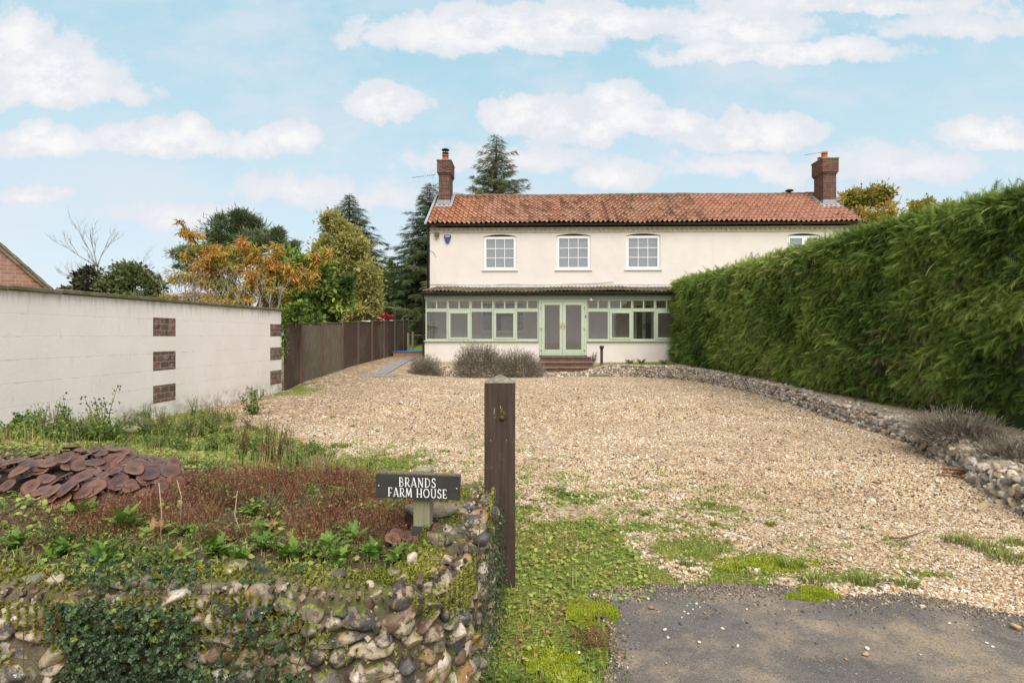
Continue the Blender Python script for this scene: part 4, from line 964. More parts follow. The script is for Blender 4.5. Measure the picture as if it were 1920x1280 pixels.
# ------------------------------------------------------------------ gate post
PW = wood_mat('post_wood', (.045,.030,.024), (.078,.054,.043), 2.2, patch=[((.13,.10,.08), 7, .62, .70, .5)])
gp = thing('gate_post', 'tall square brown timber gate post with a pyramid top at the wall end', 'post', (-.069, 3.40, 0))
zt = W(0, 718, 3.32)[2]
m = MB(); m.box(-.0875, .0875, -.0875, .0875, -.2, zt); m.build('post', PW, gp, bevel=.004)
m = MB(); m.add([(-.089,-.089,zt+.001),(.089,-.089,zt+.001),(.089,.089,zt+.001),(-.089,.089,zt+.001),(0,0,zt+.045)], [(0,1,4),(1,2,4),(2,3,4),(3,0,4),(3,2,1,0)])
m.build('pyramid_top', pm('weathered_end_grain', (.22,.19,.14), .95, (60, .8, .004), var=(20, (.14,.12,.085)), patch=((.30,.28,.22), 35, .52, .62, .7)), gp)
m = MB(); zb = W(0, 783, 3.31)[2]; m.lathe([(.014, 0), (.016, .006), (.010, .014)], (0, 0, 0), 10)
bo = m.build('bolt', pm('rust', (.07,.045,.03), .7), gp); bo.location = (.012, -.088, zb); bo.rotation_euler = (pi/2, 0, 0)
m = MB()
for dx, dz in ((-.030, .035), (-.032, .02), (-.028, -.002), (.004, .05), (-.052, -.13), (.038, -.13)): m.box(dx-.002, dx+.002, -.0895, -.0875, zb+dz, zb+dz+(.018 if dz > 0 else .006))
m.build('scratch', pm('scratch', (.32,.28,.24), .9), gp)
pos = np.c_[RNG.normal(.012, .008, 300), np.full(300, -.0885), zb+RNG.normal(.012, .013, 300)]
link('moss_tuft', scatter(tri, triF, pos, frames(rdir(300)), np.full(300, .006), RNG.random(300)), MATS['moss_tips'], gp)

# ------------------------------------------------------------------ name sign
SY = 2.60; SA = R(-8); scx = W(783, 0, SY)[0]; zt, zb = W(0, 890, SY)[2], W(0, 933.5, SY)[2]; hw = .192
sg = thing('house_name_sign', 'small black name board reading BRANDS FARM HOUSE on a short green-grey post', 'sign', (scx, SY, 0), SA)
OP = wood_mat('pale_post_wood', (.20,.19,.12), (.30,.28,.19), patch=[((.16,.18,.09), 4, .5, .62, .5)])
m = MB(); px_ = .010; m.box(px_-.037, px_+.037, .022, .096, .3, zt+.012); m.add([(px_-.038,.021,zt+.0125),(px_+.038,.021,zt+.0125),(px_+.038,.097,zt+.0125),(px_-.038,.097,zt+.0125),(px_,.059,zt+.026)], [(0,1,4),(1,2,4),(2,3,4),(3,0,4)])
m.build('post', OP, sg, bevel=.002)
m = MB(); m.box(px_-.041, px_+.041, .018, .10, .3, W(0, 989, SY)[2]); m.build('post_sleeve', pm('sleeve', (.05,.055,.05), .6), sg)
m = MB(); m.box(-hw, hw, 0, .0215, zb, zt+.008); m.build('board', wood_mat('board_wood', (.10,.075,.055), (.20,.16,.12)), sg, bevel=.002)
m = MB(); m.box(-hw-.001, hw+.001, -.004, -.0005, zb-.002, zt+.0005)
m.build('plate', pm('plate_black', (.028,.028,.026), .5, var=(9, (.045,.043,.038)), spec=.5), sg, bevel=.0008)
for sx in (-1, 1):
    m = MB(); m.lathe([(.0045, 0), (.004, .0025), (.001, .004)], (0, 0, 0), 10); o = m.build('screw', MATS['steel'], sg); o.location = (sx*(hw-.014), -.0042, (zt+zb)/2-.002); o.rotation_euler = (pi/2, 0, 0)
# lettering: thick and thin strokes with small serifs; unit box height 1
def stroke(pts, w):
    return (pts, w)
def arcp(cx, cy, rx, ry, a0, a1, n=12): return [(cx+rx*cos(R(a0+(a1-a0)*i/n)), cy+ry*sin(R(a0+(a1-a0)*i/n))) for i in range(n+1)]
T_, t_n = .125, .07; SF = .07
def serif(x, y, h=.11): return ([(x-h, y), (x+h, y)], .055)
GLY = {
 'B': (.56, [([(.12,0),(.12,1)], T_), ([(.04,.97)]+[(.26,.97)]+arcp(.27,.745,.16,.225,90,-90)+[(.12,.52)], t_n), ([(.12,.52),(.28,.52)]+arcp(.28,.275,.21,.245,90,-90)+[(.04,.03)], t_n)]),
 'R': (.58, [([(.12,0),(.12,1)], T_), ([(.04,.97),(.27,.97)]+arcp(.28,.70,.19,.27,90,-90)+[(.12,.43)], t_n), ([(.27,.43),(.52,.03),(.60,.03)], T_*.85), serif(.12,.03)]),
 'A': (.66, [([(.08,0),(.34,1)], t_n), ([(.34,1),(.60,0)], T_), ([(.16,.24),(.52,.24)], .06), serif(.08,.03,.09), serif(.60,.03,.09), ([(.24,.97),(.36,.97)], .06)]),
 'N': (.68, [([(.12,0),(.12,1)], t_n), ([(.10,1),(.56,0)], T_), ([(.56,0),(.56,1)], t_n), serif(.12,.03,.09), serif(.56,.97,.09), ([(.02,.97),(.12,.97)], .055)]),
 'D': (.66, [([(.12,0),(.12,1)], T_), ([(.04,.97),(.22,.97)]+arcp(.22,.5,.36,.47,90,-90)+[(.04,.03)], t_n)]),
 'S': (.50, [(arcp(.26,.74,.17,.23,25,200,10)+[(.16,.60),(.34,.46)]+arcp(.24,.26,.19,.23,40,-155,12), T_*.85), ([(.42,.74),(.42,.95)], .05), ([(.05,.06),(.05,.28)], .05)]),
 'F': (.50, [([(.12,0),(.12,1)], T_), ([(.04,.97),(.48,.97)], t_n), ([(.12,.42),(.38,.42)], .06), serif(.12,.03), ([(.46,.97),(.46,.80)], .05), ([(.37,.34),(.37,.50)], .045)]),
 'M': (.78, [([(.10,0),(.16,1)], t_n), ([(.16,1),(.39,.12)], T_), ([(.39,.12),(.62,1)], t_n), ([(.62,1),(.69,0)], T_), serif(.10,.03,.09), serif(.69,.03,.09)]),
 'H': (.68, [([(.12,0),(.12,1)], T_), ([(.56,0),(.56,1)], T_), ([(.12,.40),(.56,.40)], .06), serif(.12,.03,.1), serif(.12,.97,.1), serif(.56,.03,.1), serif(.56,.97,.1)]),
 'O': (.76, [(arcp(.38,.5,.31,.46,0,360,28), T_*.8)]),
 'U': (.66, [([(.12,1),(.12,.34)]+arcp(.33,.30,.21,.27,180,360,12)+[(.54,1)], T_*.75), serif(.12,.97,.1), serif(.54,.97,.1)]),
 'E': (.52, [([(.12,0),(.12,1)], T_), ([(.04,.97),(.44,.97)], t_n), ([(.12,.42),(.36,.42)], .06), ([(.04,.03),(.48,.03)], t_n), ([(.44,.97),(.44,.82)], .05), ([(.48,.03),(.48,.2)], .05), ([(.35,.34),(.35,.50)], .045)]),
 ' ': (.30, [])}
def lettering(txt, xc, zc, h, gap, yy):
    wt = sum(GLY[c][0]+gap for c in txt)-gap; x = xc-wt*h*.5; out = []
    for ci, c in enumerate(txt):
        for si, (pts, wd) in enumerate(GLY[c][1]):
            V = []; n = len(pts)
            for i, p in enumerate(pts):
                a, b = pts[max(i-1, 0)], pts[min(i+1, n-1)]; d = math.hypot(b[0]-a[0], b[1]-a[1]) or 1; nx_, nz_ = -(b[1]-a[1])/d, (b[0]-a[0])/d
                for sgn in (-1, 1): V.append((x+(p[0]+nx_*wd*.5*sgn)*h, yy-.00004*si-.00001*ci, zc+(p[1]-.5+nz_*wd*.5*sgn)*h))
            out.append((V, [(2*i, 2*i+1, 2*i+3, 2*i+2) for i in range(n-1)]))
        x += (GLY[c][0]+gap)*h
    return out
m = MB()
for V, Fq in lettering('BRANDS', 0, W(0, 903.5, SY)[2], .041, .10, -.0052)+lettering('FARM HOUSE', .0, W(0, 923, SY)[2], .040, .09, -.0052): m.add(V, Fq)
m.build('lettering', MATS['white_paint'], sg)

# grit and small chips in the mortar
n = 3800; s = RNG.integers(0, len(FC), n); zz = RNG.random(n)*.6; q = np.where(RNG.random(n) < .45, RNG.uniform(0, .20, n), -.038); zz = np.where(q > -.03, ftopz(FC[s, 0], FC[s, 1])-.004, zz); q = np.where((q < -.03), -.008-.03*(1-zz/.6)-.012, q)
pos = np.c_[FC[s]-out[s]*q[:, None], zz]
link('grit', scatter(cube, cubeF, pos, frames(rdir(n)), RNG.uniform(.005, .018, n)), leafmat('grit_stones', [(0, (.05,.04,.03)), (.5, (.12,.09,.055)), (.85, (.24,.18,.12)), (1, (.42,.34,.25))], 0, .9), fw, True)['kind'] = 'stuff'
# ------------------------------------------------------------------ hedge
leafmat('cypress', [(0, (.07,.12,.022)), (.35, (.18,.27,.05)), (.7, (.32,.41,.09)), (.9, (.46,.49,.15)), (.94, (.22,.15,.08)), (1, (.34,.24,.14))], .35, .6, noise=(.9, .16))
HXH = lambda y: np.interp(y, [3, 7.4, 12, 18, 22.3], [6.45, 6.32, 6.20, 6.14, 6.12])
HTOP = lambda y: np.interp(y, [3, 7, 9, 12, 17.4, 22.3], [3.12, 3.20, 3.26, 3.27, 3.30, 3.42])
hg = thing('cypress_hedge', 'tall clipped dense green cypress hedge along the right side of the drive', 'hedge', (6.8, 13, .3))
def hsurf(y, z): return HXH(y)+.16*(fbm(y*.55, z*.8, 4, 4)-.5)+.10*(fbm(y*2.2, z*2.2, 3, 8)-.5)
yv = np.arange(2.6, 22.31, .12); zv = np.linspace(.15, 1, 24)
YY, Q = np.meshgrid(yv, zv, indexing='ij'); ZZ = .28+(HTOP(YY)-.28)*Q-.06
XX = hsurf(YY, ZZ)+.12+.14*sst(.12-Q+.10, 0, .12)+.35*sst(Q, .93, 1.0)
V = np.stack([XX, YY, ZZ], -1)
V2 = V[:, -1:].copy(); V2[..., 0] += 1.3; V3 = V2.copy(); V3[..., 2] = .2
V = np.concatenate([V, V2, V3], 1); a, b = V.shape[:2]; ii = (np.arange(a-1)[:, None]*b+np.arange(b-1)[None]).ravel()
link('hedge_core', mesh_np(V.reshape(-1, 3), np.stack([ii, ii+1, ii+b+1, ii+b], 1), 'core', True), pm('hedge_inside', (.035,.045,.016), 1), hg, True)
# end face core
endV = [(6.2+.1, 22.3, .25), (7.9, 22.3, .25), (7.9, 22.3, 3.3), (6.35, 22.3, 3.3)]
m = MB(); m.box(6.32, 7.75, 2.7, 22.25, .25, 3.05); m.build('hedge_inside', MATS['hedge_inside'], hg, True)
def frond():
    V, Fa = [(0, 0, 0)], []
    def lf(p, d, l, w_, dz):
        n = len(V); d = np.array(d, float); d /= np.linalg.norm(d); s = np.array([-d[1], d[0], 0])
        V.extend([tuple(p-s*w_), tuple(p+s*w_), tuple(np.array(p)+d*l+np.array([0, 0, dz]))]); Fa.append((n, n+1, n+2))
    axis = lambda t: np.array([t, 0, .10*sin(t*2.6)-.42*t*t])
    lf(axis(0), (1, 0, 0), 1.0, .026, axis(1)[2]*.9)
    for i in range(1, 9):
        t = i/9.5
        for s in (-1, 1): lf(axis(t), (1, s*1.05*(1-t*.45), 0), .48*(1-t*.5), .027, -.10-.22*t)
    return np.array(V), np.array(Fa)
FT, FFa = frond()
def fronds(y, z, x, n_out, size, name):
    n = len(y); d = norm(np.stack([-1.0*n_out+RNG.normal(0, .35, n), RNG.normal(.0, .75, n), RNG.normal(-.15, .5, n)], 1))
    s = size*RNG.lognormal(0, .28, n)
    patch = fbm(y*.9, z*1.1, 3, 21); v = np.clip(.42+(patch-.5)*1.0+RNG.normal(0, .17, n), 0, .91)
    yel = blob(y, z, 13.6, 3.0, 1.6, .6, 0, .8); v = np.where(RNG.random(n) < yel*.45, RNG.uniform(.80, .92, n), v)
    br = blob(y, z, 9.6, 1.0, 1.4, .9, 0, .9)+.5*blob(y, z, 8.7, 2.2, .8, .5, 0, .9); v = np.where(RNG.random(n) < br*.22+.008, RNG.uniform(.945, 1, n), v)
    return np.c_[x, y, z], frames(d, roll=RNG.normal(0, .5, n)), s, v
B = []
for (n, y0, y1, sz) in ((36000, 2.7, 8.5, .135), (28000, 8.5, 13.5, .135), (25000, 13.5, 22.35, .15)):
    y = RNG.uniform(y0, y1, n); q = RNG.uniform(.0, 1.0, n); z = .22+.08*sst(y, 8, 14)+(HTOP(y)-.28)*q; cl_ = fbm(y*3.1+z*.7, z*3.6, 3, 66); ke = RNG.random(n) < sst(cl_, .22, .5)+.25; n = int(ke.sum()); y, z, cl_ = y[ke], z[ke], cl_[ke]; q = (z-.25)/(HTOP(y)-.25); x = hsurf(y, z)+RNG.uniform(-.02, .08, n)-(cl_-.5)*.34+.02+.12*sst(.16-q, 0, .14)
    p_, r_, s_, v_ = fronds(y, z, x, 1, sz, ''); nn_ = len(y); d_ = norm(np.c_[-.42+RNG.normal(0, .22, nn_), RNG.normal(.1, .75, nn_), RNG.normal(-.28, .5, nn_)]); up_ = norm(np.c_[-.75+RNG.normal(0, .3, nn_), RNG.normal(0, .35, nn_), .6+RNG.normal(0, .25, nn_)]); ol_ = RNG.random(nn_) < .38; Rm_ = frames(d_, up=up_); Rm_[ol_] = r_[ol_]; B.append((p_, Rm_, np.c_[s_*1.12, s_*.85, s_*np.where(ol_, 1, .5)], v_))
    n2 = n//5; y = RNG.uniform(y0, y1, n2); z = HTOP(y)+RNG.normal(-.05, .05, n2); x = HXH(y)+RNG.random(n2)**1.6*1.4+.05
    p, r_, s, v = fronds(y, z, x, .4, sz*.95, ''); d = norm(np.c_[RNG.normal(-.25, .6, n2), RNG.normal(0, .5, n2), np.abs(RNG.normal(.75, .3, n2))]); B.append((p, frames(d, roll=RNG.uniform(0, 6, n2)), np.c_[s, s, s], np.clip(v+.08, 0, .93)))
n = 2600; z = RNG.uniform(.3, 3.38, n); x = RNG.uniform(6.15, 7.9, n); y = 22.3+RNG.normal(0, .06, n)
p, r_, s, v = fronds(y, z, x, 0, .17, ''); B.append((p, frames(norm(np.c_[RNG.normal(0, .5, n), np.ones(n), RNG.normal(0, .4, n)]), roll=RNG.normal(0, .5, n)), np.c_[s, s, s], v))
po, ro, so2, va = (np.concatenate([b_[i] for b_ in B]) for i in range(4))
link('foliage', scatter(FT, FFa, po, ro, so2, va), MATS['cypress'], hg, True)

# ------------------------------------------------------------------ trees
BARK = pm('bark', (.12,.095,.07), .95, (20, .8, .03), var=(5, (.07,.055,.04)))
BARKG = pm('grey_bark', (.34,.31,.28), .9, (20, .6, .02), var=(5, (.22,.20,.18)))
leaf4 = np.array([(0,0,0),(.5,-.26,.05),(1,0,-.06),(.5,.26,.05)], float); leaf4F = np.array([(0,1,2,3)])
slim = np.array([(0,0,0),(.45,-.15,.03),(1,0,-.10),(.45,.15,.03)], float)
def limb(m, a, b, r0, r1, sag=0, n=5, kink=.06, rg=random):
    P = []
    for i in range(n):
        t = i/(n-1); k = kink*math.dist(a, b)*(0 < i < n-1)
        P.append((a[0]+(b[0]-a[0])*t+rg.uniform(-k, k), a[1]+(b[1]-a[1])*t+rg.uniform(-k, k), a[2]+(b[2]-a[2])*t+sag*sin(pi*t)+rg.uniform(-k, k)))
    m.tube(P, [r0+(r1-r0)*i/(n-1) for i in range(n)], 6)
def tree(name, label, base, th, clumps, mat, lsize, seed, tmpl=leaf4, tmplF=leaf4F, droop=.0, bark=None, tr=.16, subs=9, group=None, cat='tree', spread=.38, vary=.2, up=.3):
    """clumps: (x, y, z, rx, ry, rz, leaf count) in world metres"""
    rg = np.random.default_rng(seed); pr = random.Random(seed); root = thing(name, label, cat, base, 0, group)
    m = MB(); top = (base[0]+pr.uniform(-.2, .2), base[1], base[2]+th); limb(m, base, top, tr, tr*.6, 0, 5, .02, pr)
    P, D, S, Vv = [], [], [], []
    for (x, y, z, rx, ry, rz, n) in clumps:
        limb(m, (top[0], top[1], base[2]+th*pr.uniform(.6, 1)), (x, y, z), tr*.45, tr*.14, .1, 5, .05, pr)
        ns = max(3, int(subs*pr.uniform(.8, 1.3))); per = int(n/ns); cl = rg.normal(0, vary, ns)
        for k in range(ns):
            d = rdir(1)[0] if k else np.zeros(3); d[1] -= .15; c = np.array([x, y, z])+d*np.array([rx, ry, rz])*rg.uniform(.45, .88)
            if k: limb(m, (x, y, z), tuple(c), tr*.12, tr*.04, 0, 4, .08, pr)
            q = rdir(per)*np.clip(np.abs(rg.normal(0, .62, (per, 1)))+.12, 0, 1.7); w_ = spread*rg.uniform(.6, 1.35)
            P.append(c+q*np.array([rx, ry, rz])*w_); D.append(q*1.0+np.array([0, -.1, up-droop]))
            S.append(lsize*rg.lognormal(0, .22, per)); Vv.append(np.clip(.5+cl[k]+rg.normal(0, .16, per)+q[:, 2]*.08, 0, 1))
    P, D, S, Vv = map(np.concatenate, (P, D, S, Vv)); n = len(P)
    D = norm(D+rg.normal(size=(n, 3))*.6); m.build('trunk', bark or BARK, root, True)
    link('crown', scatter(tmpl, tmplF, P, frames(D, roll=rg.uniform(0, 6.28, n)), S, Vv), mat, root, True); return root
def CL(items, Y, depth=.7):
    """(px, py, rx px, ry px, count) at distance Y"""
    out = []
    for k, it in enumerate(items):
        px, py, rx, ry, n = it[:5]; yy = Y+(it[5] if len(it) > 5 else 0); x, y, z = W(px, py, yy); s = yy/F; out.append((x, y, z, rx*s, rx*s*depth, ry*s, n))
    return out
def conifer(name, label, base, height, rad, mat, seed, lean=0, droop=.35, dens=1., tilt=.0, cone=1.0, spray=.30):
    rg = np.random.default_rng(seed); pr = random.Random(seed); root = thing(name, label, 'tree', base)
    m = MB(); top = (base[0]+lean, base[1], base[2]+height); m.tube([base, ((base[0]+top[0])/2, base[1], base[2]+height*.5), top], [rad*.05, rad*.045, .012], 8)
    P, D, S, Vv = [], [], [], []
    nw = int(height/.25*dens)
    for i in range(nw):
        t = (i+.5)/nw; t = .04+.95*t; z = base[2]+height*t; cx = base[0]+lean*t; R0 = rad*(1-t)**cone*(1+.28*math.sin(i*2.4))*pr.uniform(.8, 1.1)+.12
        nb = max(4, int(9*(1-t)+4))
        for k in range(nb):
            a = 2*pi*k/nb+i*2.4+pr.uniform(-.25, .25); ln = R0*pr.uniform(.65, 1.18); dr = droop*ln*pr.uniform(.5, 1.2)-tilt*ln
            e = (cx+cos(a)*ln, base[1]+sin(a)*ln, z-dr+.12*ln); m.tube([(cx, base[1], z), (cx+cos(a)*ln*.5, base[1]+sin(a)*ln*.5, z-dr*.35+.05*ln), e], [.02, .013, .004], 4)
            ns = int(max(5, ln*34*dens)); q = rg.random(ns)**.75
            pts = np.stack([cx+cos(a)*ln*q, base[1]+sin(a)*ln*q, z-dr*q**1.6+.12*ln*q], 1)+rg.normal(0, .045, (ns, 3))
            sd = rg.choice([-1, 1], ns)[:, None]*np.array([-sin(a), cos(a), 0])*.75
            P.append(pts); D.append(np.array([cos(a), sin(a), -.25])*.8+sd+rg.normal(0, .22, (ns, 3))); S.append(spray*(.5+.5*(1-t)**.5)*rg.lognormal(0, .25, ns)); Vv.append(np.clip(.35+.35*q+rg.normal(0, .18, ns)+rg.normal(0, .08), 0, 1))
    P, D, S, Vv = map(np.concatenate, (P, D, S, Vv)); m.build('trunk', BARK, root, True)
    link('crown', scatter(NT_, NF_, P, frames(D, roll=rg.normal(0, .6, len(P))), S, Vv), mat, root, True); return root
NV = [(0,0,0)]; NF = []
for i in range(5):
    t = .12+i*.18
    for s in (-1, 1): n = len(NV); NV += [(t-.03, 0, -.05*t), (t+.06, 0, -.05*t), (t+.26, s*.26*(1.1-t), -.10-.12*t)]; NF.append((n, n+1, n+2))
n = len(NV); NV += [(0,-.03,0), (0,.03,0), (1,0,-.14)]; NF.append((n, n+1, n+2)); NT_, NF_ = np.array(NV, float), np.array(NF)
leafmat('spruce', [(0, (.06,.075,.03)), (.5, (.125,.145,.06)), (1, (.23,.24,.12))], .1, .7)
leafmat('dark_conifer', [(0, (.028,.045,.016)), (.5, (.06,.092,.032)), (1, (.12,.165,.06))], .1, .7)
leafmat('pine_needle', [(0, (.06,.085,.045)), (.5, (.14,.18,.095)), (1, (.25,.29,.16))], .1, .7)
leafmat('orange_leaf', [(0, (.16,.19,.03)), (.25, (.33,.30,.05)), (.5, (.50,.36,.07)), (.75, (.58,.30,.07)), (1, (.60,.22,.08))], .35, .6)
leafmat('laurel_leaf', [(0, (.045,.08,.016)), (.45, (.11,.18,.03)), (.8, (.22,.31,.055)), (1, (.36,.42,.10))], .3, .45, spec=.4)
leafmat('yellow_leaf', [(0, (.18,.18,.05)), (.4, (.36,.34,.11)), (.75, (.52,.48,.17)), (1, (.62,.57,.28))], .4, .7)
leafmat('oak_leaf', [(0, (.14,.13,.03)), (.4, (.34,.29,.07)), (.75, (.50,.40,.11)), (1, (.52,.32,.09))], .3, .7)
leafmat('dark_leaf', [(0, (.05,.07,.02)), (.5, (.12,.155,.055)), (1, (.24,.26,.11))], .2, .6)
leafmat('purple_leaf', [(0, (.04,.03,.03)), (.5, (.09,.065,.05)), (1, (.10,.12,.05))], .2, .6)
leafmat('red_leaf', [(0, (.22,.02,.02)), (1, (.50,.06,.05))], .3, .6)

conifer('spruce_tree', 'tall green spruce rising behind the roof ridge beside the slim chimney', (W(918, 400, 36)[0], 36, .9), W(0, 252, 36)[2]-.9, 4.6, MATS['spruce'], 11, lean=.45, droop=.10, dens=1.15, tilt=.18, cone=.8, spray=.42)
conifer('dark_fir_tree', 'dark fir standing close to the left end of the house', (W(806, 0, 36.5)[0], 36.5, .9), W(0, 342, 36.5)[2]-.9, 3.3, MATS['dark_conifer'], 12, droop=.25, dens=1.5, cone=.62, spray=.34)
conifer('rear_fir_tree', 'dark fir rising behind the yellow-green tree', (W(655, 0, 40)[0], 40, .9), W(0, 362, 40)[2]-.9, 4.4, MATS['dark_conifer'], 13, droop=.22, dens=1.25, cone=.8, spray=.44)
tree('pine_tree', 'rounded blue-green pine behind the orange cherry tree', (W(445, 0, 32)[0], 32, .9), 5.0, CL([(448,430,48,32,8320),(485,455,38,22,4160),(415,455,32,24,3680),(345,478,28,18,2400),(362,500,38,14,2240),(520,445,24,16,1440),(535,462,26,12,1280),(395,480,30,18,1920),(445,485,45,14,1920)], 32), MATS['pine_needle'], .27, 21, tmpl=slim*np.array([1,.5,1]), up=.7, spread=.36, subs=15)
tree('yellow_birch_tree', 'airy yellow-green tree between the laurel and the dark fir', (W(655, 0, 24)[0], 24, .4), 3.4, CL([(628,420,26,26,2600),(648,455,42,34,5200),(622,480,38,34,4000),(672,500,42,44,6800),(640,540,48,44,6800),(690,545,32,38,4200),(655,585,50,26,3600),(605,505,30,30,2200),(700,570,24,26,1600),(640,435,24,24,1200)], 24), MATS['yellow_leaf'], .135, 22, spread=.40, subs=18, vary=.14)
tree('laurel_tree', 'glossy green laurel bush tree left of the yellow-green tree', (W(590, 0, 20)[0], 20, .2), 2.4, CL([(560,500,48,36,2600),(600,515,36,38,2200),(545,535,50,36,2400),(600,560,42,34,2200),(575,590,46,24,1400),(520,510,30,26,1000),(640,545,24,40,1000),(625,580,26,26,900),(505,560,28,30,900)], 20), MATS['laurel_leaf'], .20, 23, subs=10, spread=.42)
tree('cherry_tree', 'autumn cherry tree with drooping orange leaves above the white wall', (W(445, 0, 16.6)[0], 16.6, 0), 1.5, CL([(398,470,40,16,714),(312,560,26,18,260),(300,585,30,12,260),(360,440,22,12,255),(380,590,50,14,714),(470,590,60,14,884),(430,560,60,18,850),(330,585,30,16,408),(345,430,10,16,102),(420,495,50,30,1615),(370,520,44,28,1190),(460,470,36,26,850),(480,510,46,32,1445),(440,545,64,26,1700),(350,560,46,20,765),(520,500,30,30,595),(545,520,34,30,646),(590,485,15,16,238),(612,478,10,16,153),(575,520,26,26,391),(510,555,50,22,935),(400,565,66,16,935),(350,478,14,10,102),(335,415,7,7,30),(520,470,18,18,204)], 16.6, .9), MATS['orange_leaf'], .125, 24, tmpl=slim, droop=1.0, bark=BARK, tr=.10, subs=7, spread=.40, vary=.26)
tree('evergreen_shrub', 'dark rounded evergreen shrub showing above the white wall left of the cherry', (W(225, 0, 15)[0], 15, 0), 1.2, CL([(215,525,48,30,2600),(258,515,36,22,2200),(170,545,34,20,1200),(230,560,60,20,1800),(290,540,22,22,700)], 15), MATS['dark_leaf'], .10, 25, subs=12)
tree('purple_shrub', 'sparse purple-brown shrub at the left edge of the evergreen', (W(140, 0, 14.5)[0], 14.5, 0), 1.2, CL([(145,530,26,18,650),(125,548,16,14,260),(160,510,20,16,300),(108,560,10,12,60)], 14.5), MATS['purple_leaf'], .085, 26, subs=9, cat='shrub')
tree('dark_shrubbery', 'deep green yew mass behind the fence beside the house', (W(745, 0, 38)[0], 38, .9), 2.0, CL([(745,560,40,40,4200),(720,540,30,30,2200),(775,575,34,34,2600),(700,580,34,26,1800),(775,520,24,30,1500),(735,505,16,18,500),(790,575,20,24,900)], 38), MATS['dark_leaf'], .19, 27, subs=12)
tree('oak_tree', 'golden oak showing behind the right end of the roof', (W(1640, 0, 42)[0], 42, .9), 5.5, CL([(1615,385,42,32,2600),(1650,370,36,20,1700),(1650,405,42,30,2400),(1600,420,36,26,1500),(1672,430,24,24,900),(1590,375,26,18,700)], 42), MATS['oak_leaf'], .24, 28, subs=12, group=None)
tree('field_maple_tree', 'smaller golden tree right of the oak just above the hedge', (W(1740, 0, 44)[0], 44, .9), 5.2, CL([(1735,392,34,20,1400),(1760,405,34,22,1300),(1720,415,24,18,700),(1790,415,30,18,700)], 44), MATS['oak_leaf'], .24, 29, subs=12)
tree('red_maple_shrub', 'small bright red shrub above the brown fence', (W(722, 0, 28)[0], 28, .5), 1.6, CL([(722,592,13,5,300),(712,597,9,4,150),(732,597,8,4,120)], 28), MATS['red_leaf'], .12, 30, subs=6, cat='shrub', tr=.05)
leafmat('ivy_leaf', [(0, (.018,.035,.014)), (.4, (.045,.085,.03)), (.7, (.10,.17,.05)), (.86, (.28,.33,.05)), (.93, (.40,.36,.05)), (1, (.30,.12,.04))], .15, .4, spec=.45)
tree('climbing_shrub', 'green and yellow creeper sprawling over the joint of white wall and fence', (-6.2, 15.3, 0), 1.2, CL([(545,592,26,14,700),(530,585,12,14,300),(590,597,26,8,400),(560,575,24,10,300)], 15.4), MATS['laurel_leaf'], .10, 31, subs=8, cat='shrub', tr=.03)
n = 420; z = RNG.uniform(.9, 2.0, n); x = -5.80+RNG.normal(0, .05, n); y = 14.86+RNG.uniform(-.05, .12, n)
link('climbing_leaves', scatter(leaf4, leaf4F, np.c_[x, y, z], frames(rdir(n)+(.4,-.6,-.2)), np.full(n, .07)), MATS['laurel_leaf'], bpy.data.objects['climbing_shrub'], True)
# bare tree
bt = thing('bare_tree', 'leafless pale grey tree leaning left above the white wall', 'tree', (*W(232, 0, 15.5)[:2], 0)); m = MB(); br = random.Random(5)
def twig(p, d, ln, r, lv):
    P = [p]; q = Vector(p); d = Vector(d).normalized()
    for i in range(4): d = (d+Vector((br.uniform(-.13,.13), br.uniform(-.13,.13), br.uniform(-.06,.14)))).normalized(); q = q+d*ln/4; P.append(tuple(q))
    m.tube(P, [r*(1-.14*i) for i in range(5)], 5)
    if lv:
        for k in range(3 if lv > 1 else 4):
            t = br.uniform(.3, .98); i = min(3, int(t*4)); a = Vector(P[i]).lerp(Vector(P[i+1]), t*4-i); nd = (d+Vector((br.uniform(-.9,.9), br.uniform(-.6,.6), br.uniform(-.05,.6)))).normalized(); twig(tuple(a), nd, ln*br.uniform(.45, .7), r*.5, lv-1)
b0 = (*W(232, 0, 15.5)[:2], 0); b1 = W(228, 575, 15.5); b2 = W(182, 500, 15.4)
m.tube([b0, b1], [.055, .045], 7); m.tube([b1, W(205, 535, 15.4), b2], [.042, .034, .026], 7)
for e, r in ((W(160, 480, 15.2), .015), (W(112, 452, 15.0), .014), (W(172, 448, 15.5), .017), (W(212, 452, 15.8), .015), (W(150, 440, 15.6), .014)):
    v = Vector(e)-Vector(b2); twig(b2, v, v.length*.9, r, 3)
twig(W(205,535,15.4), (-1.2,0,.35), 1.1, .022, 3); twig(b1, (.4,0,.8), 1.0, .02, 3); twig(b1, (.9,.1,.5), 1.0, .02, 3)
m.build('trunk', BARKG, bt, True)
m = MB(); tk = thing('bramble_thicket', 'tangle of bare brown twigs under the orange cherry leaves', 'shrub', (*W(300, 0, 14.6)[:2], 0))
for k in range(26): px = br.uniform(265, 520); twig(W(px, 592, 14.7), (br.uniform(-.6,.6), 0, 1), br.uniform(.4, .9), .012, 2)
m.build('twigs', BARKG, tk, True)

